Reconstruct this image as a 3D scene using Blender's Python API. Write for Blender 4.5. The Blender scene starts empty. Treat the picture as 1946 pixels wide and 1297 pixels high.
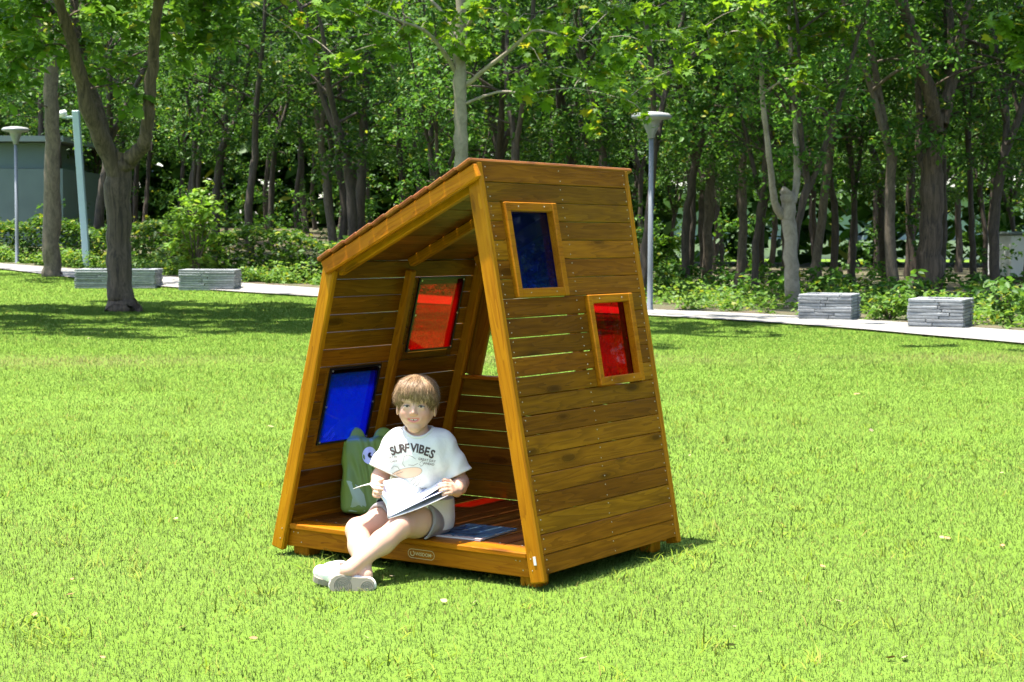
import bpy, bmesh, math, random
import numpy as np
from mathutils import Vector, Matrix
from mathutils.bvhtree import BVHTree

random.seed(7)
RNG = np.random.default_rng(11)
SC = bpy.context.scene
COL = SC.collection

# ------------------------------------------------------------------ camera
CAM_H, PITCH, ROLL, FPX = 1.2218, 0.0610, -0.0040, 3313.8
cam_d = bpy.data.cameras.new('camera')
cam_d.sensor_width = 36.0
cam_d.lens = FPX / 1946.0 * 36.0
cam_d.clip_start = 0.1
cam_d.clip_end = 1500.0
cam_d.dof.use_dof = True
cam_d.dof.focus_distance = 6.1
cam_d.dof.aperture_fstop = 13.0
cam = bpy.data.objects.new('camera', cam_d)
COL.objects.link(cam)
cam.matrix_world = (Matrix.Translation((0, 0, CAM_H)) @ Matrix.Rotation(math.pi / 2 - PITCH, 4, 'X')
                    @ Matrix.Rotation(-ROLL, 4, 'Z'))
SC.camera = cam

# ------------------------------------------------------------------ sky, sun, exposure
SUN_DIR = Vector((0.244, 0.0046, -1.0)).normalized()      # the way the light travels
SUN_EL = math.asin(-SUN_DIR.z)
world = bpy.data.worlds.new('World')
SC.world = world
world.use_nodes = True
wn = world.node_tree.nodes
wl = world.node_tree.links
for n in list(wn):
    wn.remove(n)
w_out = wn.new('ShaderNodeOutputWorld')
w_bg = wn.new('ShaderNodeBackground')
w_sky = wn.new('ShaderNodeTexSky')
w_sky.sky_type = 'NISHITA'
w_sky.sun_disc = False
w_sky.sun_elevation = SUN_EL
w_sky.sun_rotation = math.radians(264)
w_sky.air_density = 1.0
w_sky.dust_density = 1.6
w_sky.ozone_density = 1.0
w_bg.inputs['Strength'].default_value = 0.14
wl.new(w_sky.outputs[0], w_bg.inputs['Color'])
wl.new(w_bg.outputs[0], w_out.inputs['Surface'])
sun_d = bpy.data.lights.new('sun', 'SUN')
sun_d.energy = 5.0
sun_d.angle = math.radians(0.6)
sun_d.color = (1.0, 0.955, 0.87)
sun = bpy.data.objects.new('sun', sun_d)
COL.objects.link(sun)
sun.location = (-6, 0, 20)
sun.rotation_euler = SUN_DIR.to_track_quat('-Z', 'Y').to_euler()
SC.view_settings.view_transform = 'Standard'
SC.view_settings.look = 'None'
SC.view_settings.exposure = 1.75
SC.view_settings.gamma = 1.0
SC.view_settings.use_curve_mapping = False
SC.render.engine = 'CYCLES'
SC.cycles.use_denoising = True
SC.cycles.denoiser = 'OPENIMAGEDENOISE'
SC.cycles.max_bounces = 8
SC.cycles.diffuse_bounces = 3
SC.cycles.glossy_bounces = 3
SC.cycles.transmission_bounces = 4
SC.cycles.transparent_max_bounces = 8
SC.cycles.sample_clamp_indirect = 6.0
SC.cycles.use_adaptive_sampling = True
SC.cycles.adaptive_threshold = 0.02


# ------------------------------------------------------------------ pixels of the survey -> places
def ray(u, v):
    a = (u - 973.0) / FPX
    b = -(v - 648.5) / FPX
    cr, sr = math.cos(ROLL), math.sin(ROLL)
    x = a * cr + b * sr
    up = -a * sr + b * cr
    cp, sp = math.cos(PITCH), math.sin(PITCH)
    return Vector((x, cp + up * sp, -sp + up * cp))


def at(u, v, Y):
    d = ray(u, v)
    t = Y / d.y
    return Vector((d.x * t, Y, CAM_H + d.z * t))


def sstep(a, b, x):
    t = np.clip((np.asarray(x, float) - a) / (b - a), 0, 1)
    return t * t * (3 - 2 * t)


def gz(x, y):
    """height of the terrain: flat lawn that climbs gently towards the back left"""
    w = 1.0 - sstep(-7.0, 3.0, x)
    r = np.clip(np.asarray(y, float) - 27.0, 0, 45)
    r = np.where(r < 3, r * r / 6.0, r - 1.5)
    return w * 0.037 * r


def ground_at(u, v):
    d = ray(u, v)
    z = 0.0
    p = None
    for _ in range(25):
        t = (z - CAM_H) / d.z
        p = Vector((d.x * t, d.y * t, z))
        z = 0.5 * z + 0.5 * float(gz(p.x, p.y))
    return p


# ------------------------------------------------------------------ object helpers
def tag(o, label=None, cat=None, group=None, kind=None):
    if label: o['label'] = label
    if cat: o['category'] = cat
    if group: o['group'] = group
    if kind: o['kind'] = kind
    return o


def empty(name, loc=(0, 0, 0), rz=0.0):
    o = bpy.data.objects.new(name, None)
    o.empty_display_size = 0.1
    COL.objects.link(o)
    o.matrix_basis = Matrix.Translation(loc) @ Matrix.Rotation(rz, 4, 'Z')
    return o


def link(name, me, mat=None, parent=None, M=None):
    o = bpy.data.objects.new(name, me)
    COL.objects.link(o)
    if mat is not None and not me.materials:
        me.materials.append(mat)
    if parent is not None:
        o.parent = parent
    if M is not None:
        o.matrix_basis = M
    return o


def np_mesh(name, V, Fs, smooth=False, col=None):
    me = bpy.data.meshes.new(name)
    V = np.asarray(V, dtype=np.float32)
    Fs = [np.asarray(f, dtype=np.int32) for f in (Fs if isinstance(Fs, list) else [Fs]) if len(f)]
    me.vertices.add(len(V))
    me.vertices.foreach_set('co', V.ravel())
    nl = sum(f.size for f in Fs)
    nf = sum(len(f) for f in Fs)
    me.loops.add(nl)
    me.loops.foreach_set('vertex_index', np.concatenate([f.ravel() for f in Fs]))
    me.polygons.add(nf)
    starts = []
    s = 0
    for f in Fs:
        starts.append(s + np.arange(len(f)) * f.shape[1])
        s += f.size
    me.polygons.foreach_set('loop_start', np.concatenate(starts).astype(np.int32))
    if smooth:
        me.polygons.foreach_set('use_smooth', np.ones(nf, dtype=bool))
    me.update(calc_edges=True)
    if col is not None:
        a = me.attributes.new('Col', 'FLOAT_COLOR', 'POINT')
        c = np.ones((len(V), 4), dtype=np.float32)
        c[:, :3] = col
        a.data.foreach_set('color', c.ravel())
    return me


def bm_mesh(name, bm, smooth=False):
    me = bpy.data.meshes.new(name)
    bm.normal_update()
    bm.to_mesh(me)
    bm.free()
    if smooth:
        for p in me.polygons:
            p.use_smooth = True
    return me


# ------------------------------------------------------------------ node helpers
class NT:
    def __init__(self, name):
        self.m = bpy.data.materials.new(name)
        self.m.use_nodes = True
        self.t = self.m.node_tree
        for n in list(self.t.nodes):
            self.t.nodes.remove(n)
        self.out = self.t.nodes.new('ShaderNodeOutputMaterial')

    def n(self, kind, **kw):
        nd = self.t.nodes.new(kind)
        for k, v in kw.items():
            if k.startswith('_'):
                setattr(nd, k[1:], v)
            else:
                self.set(nd, k.replace('__', ' '), v)
        return nd

    def set(self, nd, key, v):
        s = nd.inputs[int(key[1:])] if key[0] == 'i' and key[1:].isdigit() else nd.inputs[key]
        if hasattr(v, 'is_linked') or isinstance(v, bpy.types.NodeSocket):
            self.t.links.new(v, s)
        elif isinstance(v, bpy.types.Node):
            self.t.links.new(v.outputs[0], s)
        else:
            if hasattr(s.default_value, '__len__') and len(s.default_value) == 4 and len(v) == 3:
                v = (*v, 1)
            s.default_value = v

    def math(self, op, a, b=None, clamp=False):
        nd = self.t.nodes.new('ShaderNodeMath')
        nd.operation = op
        nd.use_clamp = clamp
        self.set(nd, 'i0', a)
        if b is not None:
            self.set(nd, 'i1', b)
        return nd.outputs[0]

    def mix(self, fac, a, b, blend='MIX'):
        nd = self.t.nodes.new('ShaderNodeMix')
        nd.data_type = 'RGBA'
        nd.blend_type = blend
        nd.clamp_factor = True
        for k, v in ((0, fac), (6, a), (7, b)):
            s = nd.inputs[k]
            if isinstance(v, bpy.types.Node):
                self.t.links.new(v.outputs[0], s)
            elif isinstance(v, bpy.types.NodeSocket):
                self.t.links.new(v, s)
            else:
                s.default_value = (*v, 1) if (k > 0 and len(v) == 3) else v
        return nd.outputs[2]

    def ramp(self, fac, stops):
        nd = self.t.nodes.new('ShaderNodeValToRGB')
        el = nd.color_ramp.elements
        while len(el) < len(stops):
            el.new(0.5)
        for e, (p, c) in zip(el, stops):
            e.position = p
            e.color = (*c, 1) if len(c) == 3 else c
        self.set(nd, 'Fac', fac)
        return nd.outputs[0]

    def bump(self, h, strength=0.3, dist=0.002):
        return self.n('ShaderNodeBump', Height=h, Strength=strength, Distance=dist).outputs[0]

    def done(self, shader):
        self.t.links.new(shader.outputs[0] if isinstance(shader, bpy.types.Node) else shader, self.out.inputs['Surface'])
        return self.m


def plain(name, col, rough=0.6, spec=0.4, metal=0.0, noise=0.0, nscale=20, bump=0.0):
    t = NT(name)
    c = col
    p = t.n('ShaderNodeBsdfPrincipled', Roughness=rough, Metallic=metal)
    p.inputs['Specular IOR Level'].default_value = spec
    if noise or bump:
        tc = t.n('ShaderNodeTexCoord')
        nz = t.n('ShaderNodeTexNoise', Vector=tc.outputs['Object'], Scale=nscale, Detail=5.0)
        if noise:
            f = t.math('MULTIPLY_ADD', nz.outputs[0], 2 * noise)
            f.node.inputs[2].default_value = 1 - noise
            c2 = t.n('ShaderNodeMix', _data_type='RGBA', _blend_type='MULTIPLY')
            c2.inputs[0].default_value = 1.0
            c2.inputs[6].default_value = (*col, 1)
            t.t.links.new(f, c2.inputs[7])
            t.t.links.new(c2.outputs[2], p.inputs['Base Color'])
        else:
            p.inputs['Base Color'].default_value = (*col, 1)
        if bump:
            t.t.links.new(t.bump(nz.outputs[0], bump, 0.004), p.inputs['Normal'])
    else:
        p.inputs['Base Color'].default_value = (*col, 1)
    return t.done(p)


def wood(name, light, mid, dark, rough=0.38, vary=0.22):
    """stained softwood, grain along the piece's own X axis"""
    t = NT(name)
    tc = t.n('ShaderNodeTexCoord')
    oi = t.n('ShaderNodeObjectInfo')
    off = t.n('ShaderNodeVectorMath', _operation='SCALE')
    off.inputs[0].default_value = (37.0, 11.3, 5.7)
    t.t.links.new(oi.outputs['Random'], off.inputs['Scale'])
    v = t.n('ShaderNodeVectorMath', _operation='ADD')
    t.t.links.new(tc.outputs['Object'], v.inputs[0])
    t.t.links.new(off.outputs[0], v.inputs[1])
    # knots push the rings aside
    mk = t.n('ShaderNodeMapping', Vector=v.outputs[0], Scale=(2.6, 9.0, 9.0))
    vo = t.n('ShaderNodeTexVoronoi', Vector=mk.outputs[0], Scale=1.0)
    knot = t.ramp(vo.outputs['Distance'], [(0.0, (1, 1, 1)), (0.10, (0.85, 0.85, 0.85)), (0.16, (0.25, 0.25, 0.25)), (0.34, (0, 0, 0))])
    m1 = t.n('ShaderNodeMapping', Vector=v.outputs[0], Scale=(0.5, 7.0, 7.0))
    n1 = t.n('ShaderNodeTexNoise', Vector=m1.outputs[0], Scale=2.2, Detail=3.0, Roughness=0.5, Distortion=0.4)
    ring = t.math('MULTIPLY_ADD', n1.outputs[0], 11.0)
    t.t.links.new(t.math('MULTIPLY', knot, 2.2), ring.node.inputs[2])
    ring = t.math('FRACT', ring)
    ring = t.math('POWER', ring, 2.2)
    m2 = t.n('ShaderNodeMapping', Vector=v.outputs[0], Scale=(6.0, 160.0, 160.0))
    n2 = t.n('ShaderNodeTexNoise', Vector=m2.outputs[0], Scale=1.0, Detail=4.0, Roughness=0.6)
    m3 = t.n('ShaderNodeMapping', Vector=v.outputs[0], Scale=(1.6, 9.0, 9.0))
    n3 = t.n('ShaderNodeTexNoise', Vector=m3.outputs[0], Scale=1.0, Detail=4.0, Roughness=0.65)
    f = t.math('MULTIPLY', ring, 0.30)
    f = t.math('ADD', f, t.math('MULTIPLY', n2.outputs[0], 0.45))
    f = t.math('ADD', f, t.math('MULTIPLY', t.math('SUBTRACT', n3.outputs[0], 0.5), 1.1))
    c = t.ramp(f, [(0.02, light), (0.36, mid), (0.85, dark)])
    c = t.mix(t.math('MULTIPLY', knot, 0.75), c, tuple(x * 0.35 for x in dark))
    hv = t.n('ShaderNodeHueSaturation', Color=c)
    rv = t.math('MULTIPLY_ADD', oi.outputs['Random'], 2 * vary)
    rv.node.inputs[2].default_value = 1 - vary
    t.t.links.new(rv, hv.inputs['Value'])
    r2 = t.math('FRACT', t.math('MULTIPLY', oi.outputs['Random'], 17.31))
    hh = t.math('MULTIPLY_ADD', r2, 0.016)
    hh.node.inputs[2].default_value = 0.492
    t.t.links.new(hh, hv.inputs['Hue'])
    p = t.n('ShaderNodeBsdfPrincipled')
    t.set(p, 'Base Color', hv)
    rr = t.math('MULTIPLY_ADD', n3.outputs[0], 0.25)
    rr.node.inputs[2].default_value = rough - 0.1
    t.set(p, 'Roughness', rr)
    p.inputs['Specular IOR Level'].default_value = 0.09
    hb = t.math('ADD', t.math('MULTIPLY', ring, 0.5), n2.outputs[0])
    t.set(p, 'Normal', t.bump(hb, 0.35, 0.0015))
    return t.done(p)


def leafy(name, trans=0.4, gloss=0.22, rough=0.5, gain=(1.5, 1.45, 0.8), lay=0.0):
    """leaf tissue: colour from the per-leaf attribute, light passes through"""
    t = NT(name)
    a = t.n('ShaderNodeAttribute', _attribute_name='Col')
    oi = t.n('ShaderNodeObjectInfo')
    hv = t.n('ShaderNodeHueSaturation', Color=a.outputs['Color'])
    rv = t.math('MULTIPLY_ADD', oi.outputs['Random'], 0.34)
    rv.node.inputs[2].default_value = 0.66
    t.t.links.new(rv, hv.inputs['Value'])
    p = t.n('ShaderNodeBsdfPrincipled', Roughness=rough)
    t.set(p, 'Base Color', hv)
    p.inputs['Specular IOR Level'].default_value = gloss
    tr = t.n('ShaderNodeBsdfTranslucent')
    if lay:
        ge = t.n('ShaderNodeNewGeometry')
        va = t.n('ShaderNodeVectorMath', _operation='SCALE')
        t.t.links.new(ge.outputs['Normal'], va.inputs[0])
        va.inputs['Scale'].default_value = 1 - lay
        vb = t.n('ShaderNodeVectorMath', _operation='ADD')
        t.t.links.new(va.outputs[0], vb.inputs[0])
        vb.inputs[1].default_value = (0, 0, lay)
        vc = t.n('ShaderNodeVectorMath', _operation='NORMALIZE')
        t.t.links.new(vb.outputs[0], vc.inputs[0])
        t.t.links.new(vc.outputs[0], p.inputs['Normal'])
    tcol = t.mix(1.0, hv.outputs[0], gain, 'MULTIPLY')
    t.set(tr, 'Color', tcol)
    mx = t.n('ShaderNodeMixShader', Fac=trans)
    t.t.links.new(p.outputs[0], mx.inputs[1])
    t.t.links.new(tr.outputs[0], mx.inputs[2])
    return t.done(mx)


def acrylic(name, tint, gl=0.04, haze=0.1, glow=None):
    t = NT(name)
    fr = t.n('ShaderNodeFresnel', IOR=1.49)
    ge = t.n('ShaderNodeNewGeometry')
    fac = t.math('MULTIPLY', t.math('MULTIPLY', fr.outputs[0], 0.65), t.math('SUBTRACT', 1.0, ge.outputs['Backfacing']))
    tr = t.n('ShaderNodeBsdfTransparent', Color=tuple(x ** .5 for x in tint))
    g = t.n('ShaderNodeBsdfGlossy', Roughness=gl, Color=(1, 1, 1))
    tc = t.n('ShaderNodeTexCoord')
    nz = t.n('ShaderNodeTexNoise', Vector=tc.outputs['Object'], Scale=5.0, Detail=1.0)
    t.set(g, 'Normal', t.bump(nz.outputs[0], 0.2, 0.01))
    # a little of the light is scattered in the coloured sheet
    sc = t.n('ShaderNodeBsdfTranslucent', Color=glow or tuple(min(1, x * 1.1) for x in tint))
    m0 = t.n('ShaderNodeMixShader', Fac=haze)
    t.t.links.new(tr.outputs[0], m0.inputs[1])
    t.t.links.new(sc.outputs[0], m0.inputs[2])
    tr = m0
    mx = t.n('ShaderNodeMixShader', Fac=fac)
    t.t.links.new(tr.outputs[0], mx.inputs[1])
    t.t.links.new(g.outputs[0], mx.inputs[2])
    return t.done(mx)


M = {}
M['honey'] = wood('honey_wood', (0.43, 0.170, 0.005), (0.335, 0.118, 0.003), (0.155, 0.046, 0.002), vary=0.10)
M['board'] = wood('board_wood', (0.275, 0.108, 0.005), (0.175, 0.064, 0.003), (0.080, 0.027, 0.0018), vary=0.28)
M['roofw'] = wood('roof_wood', (0.26, 0.092, 0.016), (0.165, 0.054, 0.011), (0.075, 0.025, 0.007))
M['deckw'] = wood('deck_wood', (0.19, 0.067, 0.009), (0.125, 0.041, 0.006), (0.055, 0.018, 0.004), rough=0.3)
M['screw'] = plain('zinc', (0.50, 0.48, 0.42), 0.35, 0.5, 0.6)
M['black'] = plain('black_rim', (0.008, 0.008, 0.01), 0.4)
M['blue_pane'] = acrylic('blue_acrylic', (0.002, 0.020, 0.45), haze=0.13, glow=(0.003, 0.035, 0.80))
M['red_pane'] = acrylic('red_acrylic', (0.55, 0.003, 0.005), haze=0.06)
M['leaf'] = leafy('leaf_tissue')
M['maple'] = leafy('maple_leaf', trans=0.5, gloss=0.2, gain=(1.9, 1.6, 0.6))
M['grass'] = leafy('grass_blade', trans=0.30, gloss=0.04, rough=0.7, gain=(1.25, 1.2, 0.7), lay=0.82)

# ================================================================== terrain, path
PATH_NEAR = [(2300, 690), (1946, 657), (1750, 640), (1600, 626), (1400, 612), (1235, 603), (1050, 594), (900, 585), (750, 576), (600, 566), (450, 557), (290, 546), (130, 529), (0, 513), (-150, 501)]
PATH_FAR = [(2300, 664), (1946, 633), (1750, 619), (1600, 608), (1400, 598), (1235, 591), (1050, 579), (900, 570), (750, 560), (600, 550), (450, 540), (290, 526), (130, 513), (0, 503), (-150, 493)]
pn = sorted([tuple(ground_at(*p)) for p in PATH_NEAR])
pf = sorted([tuple(ground_at(*p)) for p in PATH_FAR])
# run on past the frame
def extend(pl, dx=25.0):
    (x0, y0, _), (x1, y1, _) = pl[0], pl[2]
    (xa, ya, _), (xb, yb, _) = pl[-1], pl[-3]
    k0 = (y1 - y0) / (x1 - x0)
    k1 = (ya - yb) / (xa - xb)
    return [(x0 - dx, y0 - k0 * dx, 0)] + pl + [(xa + dx, ya + k1 * dx * 0.5, 0)]
pn, pf = extend(pn), extend(pf)
NX, NY = np.array([p[0] for p in pn]), np.array([p[1] for p in pn])
FX, FY = np.array([p[0] for p in pf]), np.array([p[1] for p in pf])
def y_near(x): return np.interp(x, NX, NY)
def y_far(x): return np.maximum(np.interp(x, FX, FY), y_near(x) + 1.2)

def sheet(name, xs, ylo, yhi, nv, lift, mat):
    xs = np.asarray(xs, float)
    tt = np.linspace(0, 1, nv)
    X = np.repeat(xs[:, None], nv, 1)
    Y = ylo[:, None] + (yhi - ylo)[:, None] * tt[None]
    Z = gz(X, Y) + lift
    V = np.stack([X, Y, Z], -1).reshape(-1, 3)
    n, m = len(xs), nv
    i, j = np.meshgrid(np.arange(n - 1), np.arange(m - 1), indexing='ij')
    a = (i * m + j).ravel()
    F = np.stack([a, a + m, a + m + 1, a + 1], 1)
    return tag(link(name, np_mesh(name, V, F, True), mat), kind='structure')

t = NT('lawn_soil')
tc = t.n('ShaderNodeTexCoord')
n1 = t.n('ShaderNodeTexNoise', Vector=tc.outputs['Object'], Scale=0.9, Detail=6.0)
n2 = t.n('ShaderNodeTexNoise', Vector=tc.outputs['Object'], Scale=60.0, Detail=4.0)
c = t.ramp(n1.outputs[0], [(0.3, (0.096, 0.174, 0.022)), (0.7, (0.114, 0.195, 0.032))])
c = t.mix(t.math('MULTIPLY', n2.outputs[0], 0.6), c, (0.11, 0.15, 0.016))
sx = t.n('ShaderNodeSeparateXYZ', Vector=tc.outputs['Object'])
p = t.n('ShaderNodeBsdfPrincipled', Roughness=0.9)
p.inputs['Specular IOR Level'].default_value = 0.05
t.set(p, 'Base Color', c)
t.set(p, 'Normal', t.bump(n2.outputs[0], 0.6, 0.02))
M['lawn'] = t.done(p)

t = NT('path_concrete')
tc = t.n('ShaderNodeTexCoord')
n1 = t.n('ShaderNodeTexNoise', Vector=tc.outputs['Object'], Scale=1.5, Detail=6.0)
n2 = t.n('ShaderNodeTexNoise', Vector=tc.outputs['Object'], Scale=90.0, Detail=3.0)
c = t.ramp(n1.outputs[0], [(0.3, (0.20, 0.19, 0.165)), (0.7, (0.26, 0.247, 0.222))])
c = t.mix(t.math('MULTIPLY', n2.outputs[0], 0.35), c, (0.20, 0.185, 0.16))
p = t.n('ShaderNodeBsdfPrincipled', Roughness=0.85)
t.set(p, 'Base Color', c)
M['path'] = t.done(p)

t = NT('forest_soil')
tc = t.n('ShaderNodeTexCoord')
n1 = t.n('ShaderNodeTexNoise', Vector=tc.outputs['Object'], Scale=0.8, Detail=6.0)
n2 = t.n('ShaderNodeTexNoise', Vector=tc.outputs['Object'], Scale=14.0, Detail=6.0)
c = t.ramp(n1.outputs[0], [(0.38, (0.085, 0.058, 0.034)), (0.55, (0.04, 0.06, 0.015)), (0.7, (0.11, 0.08, 0.048))])
c = t.mix(t.math('MULTIPLY', n2.outputs[0], 0.7), c, (0.09, 0.07, 0.035))
p = t.n('ShaderNodeBsdfPrincipled', Roughness=0.95)
t.set(p, 'Base Color', c)
t.set(p, 'Normal', t.bump(n2.outputs[0], 0.8, 0.05))
M['soil'] = t.done(p)

xs = np.concatenate([np.linspace(-400, -50, 8), np.linspace(-44, 44, 89), np.linspace(50, 400, 8)])
ys = np.concatenate([np.linspace(-120, -6, 8), np.linspace(-4, 80, 85), np.linspace(90, 900, 10)])
X, Y = np.meshgrid(xs, ys, indexing='ij')
V = np.stack([X, Y, gz(X, Y)], -1).reshape(-1, 3)
i, j = np.meshgrid(np.arange(len(xs) - 1), np.arange(len(ys) - 1), indexing='ij')
a = (i * len(ys) + j).ravel()
tag(link('lawn', np_mesh('lawn', V, np.stack([a, a + len(ys), a + len(ys) + 1, a + 1], 1), True), M['lawn']), kind='structure')
gx = np.linspace(-34, 34, 137)
sheet('footpath', gx, y_near(gx), y_far(gx), 6, 0.030, M['path'])
sheet('woodland_floor', gx, y_far(gx), np.maximum(y_far(gx) + 2, 78.0), 60, 0.034, M['soil'])

# ================================================================== the playhouse
HX, HY, YAW = 0.1108, 5.9006, 0.5918
D, ZB, ZT, XLB = 0.99, 0.048, 1.48, -1.236
KR, KL = 0.1867, 0.2438
KT = 0.022
hut = empty('wooden_playhouse', (HX, HY, 0), -YAW)
tag(hut, 'brown stained wooden playhouse with sloping roof and coloured windows on the lawn', 'playhouse')
HM = Matrix.Translation((HX, HY, 0)) @ Matrix.Rotation(-YAW, 4, 'Z')

def hw(x, y, z):
    """the walls fan out a little towards the top"""
    f = (z - ZB) / (ZT - ZB)
    g = min(1.0, max(0.0, (x + 1.0) / 0.73))
    return Vector((x, y + KT * (2 * y / D - 1) * f * g, z))

mr, ml = math.hypot(1, KR), math.hypot(1, KL)
TR, NR = Vector((-KR, 0, 1)) / mr, Vector((1, 0, KR)) / mr
TL, NL = Vector((KL, 0, 1)) / ml, Vector((-1, 0, KL)) / ml
def pr(s, y, off=0.0):
    p = Vector((0, 0, ZB)) + TR * s + NR * off
    return hw(p.x, y, p.z)
def pl(s, y, off=0.0):
    p = Vector((XLB, 0, ZB)) + TL * s + NL * off
    return hw(p.x, y, p.z)
def xr(z): return -KR * (z - ZB)
def xl(z): return XLB + KL * (z - ZB)

_boxes = {}
def box_mesh(L, W, T, bev):
    k = (round(L, 3), round(W, 4), round(T, 4), round(bev, 4))
    if k in _boxes:
        return _boxes[k]
    bm = bmesh.new()
    bmesh.ops.create_cube(bm, size=1.0)
    bmesh.ops.scale(bm, vec=(L, W, T), verts=bm.verts)
    if bev > 0:
        bmesh.ops.bevel(bm, geom=list(bm.edges), offset=bev, segments=1, affect='EDGES', profile=0.5)
    me = bm_mesh('plank', bm)
    _boxes[k] = me
    return me

def frame_m(o, x, z):
    x = x.normalized()
    z = (z - x * z.dot(x)).normalized()
    y = z.cross(x)
    m = Matrix((x, y, z)).transposed().to_4x4()
    m.translation = o
    return m

def piece(name, a, b, w, th, nrm, mat, parent=hut, bev=0.003, twist=0.0):
    a, b = Vector(a), Vector(b)
    me = box_mesh((b - a).length, w, th, bev)
    k = me.name + mat.name
    if me.materials and me.materials[0] != mat:
        k2 = (round((b - a).length, 3), round(w, 4), round(th, 4), round(bev, 4), mat.name)
        if k2 not in _boxes:
            m2 = me.copy()
            m2.materials.clear()
            m2.materials.append(mat)
            _boxes[k2] = m2
        me = _boxes[k2]
    m = frame_m((a + b) / 2, b - a, Vector(nrm))
    if twist:
        m = m @ Matrix.Rotation(twist, 4, 'X')
    return link(name, me, mat, parent, m)

ROW = 0.0686
BH, BT = 0.0650, 0.015
screws = []
def wall(side, rows, wins):
    P = pr if side > 0 else pl
    N = NR if side > 0 else NL
    for i in range(rows):
        sc = 0.008 + ROW * (i + 0.5)
        h = (0.0648 if side > 0 and 7 <= i <= 12 else 0.0664 if side > 0 else 0.0652) + random.uniform(-0.0006, 0.0010)
        segs = [(0.0315, D - 0.0315)]
        for r0, r1, y0, y1 in wins:
            if r0 <= i <= r1:
                segs = [(segs[0][0], y0 - 0.001), (y1 + 0.001, segs[-1][1])]
        off = -0.004 - BT / 2 + random.uniform(-0.0008, 0.0008)
        for y0, y1 in segs:
            piece('wall_board', P(sc, y0, off), P(sc + random.uniform(-0.0008, 0.0008), y1, off), h, BT, N, M['board'], bev=0.0022, twist=random.uniform(-0.012, 0.012))
            cols = [y for y in (0.045, 0.497, D - 0.045) if y0 - 0.01 < y < y1 + 0.01]
            if abs(y1 - y0) < 0.3:
                cols = [y for y in (0.045, D - 0.045) if y0 < y < y1]
            for yc in cols:
                for ds in (-0.018, 0.018):
                    screws.append((P(sc + ds + random.uniform(-.002, .002), yc + random.uniform(-.004, .004), off + BT / 2 + 0.0008), N))
wall(1, 21, [(14, 18, 0.105, 0.440), (9, 13, 0.549, 0.876)])
wall(-1, 16, [(5, 9, 0.120, 0.455), (10, 14, 0.573, 0.909)])

# corner posts (outer edge flush with the walls)
def post(P, s0, s1, y, N, inward=0.030, mat='honey', w=0.058, th=0.030, name='corner_post'):
    return piece(name, P(s0, y, -inward), P(s1, y, -inward), th, w, N, M[mat], bev=0.0055)
post(pr, -0.016, 1.452, 0.015, NR)
post(pr, -0.016, 1.452, D - 0.015, NR)
post(pl, -0.014, 1.085, 0.015, NL)
post(pl, -0.014, 1.085, D - 0.015, NL)
# studs on the inside of the walls
piece('wall_stud', pr(0.09, 0.500, -0.036), pr(1.42, 0.500, -0.036), 0.034, 0.032, NR, M['honey'], bev=0.003)
piece('wall_stud', pl(0.085, 0.500, -0.036), pl(1.072, 0.500, -0.036), 0.032, 0.032, NL, M['honey'], bev=0.003)

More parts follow.
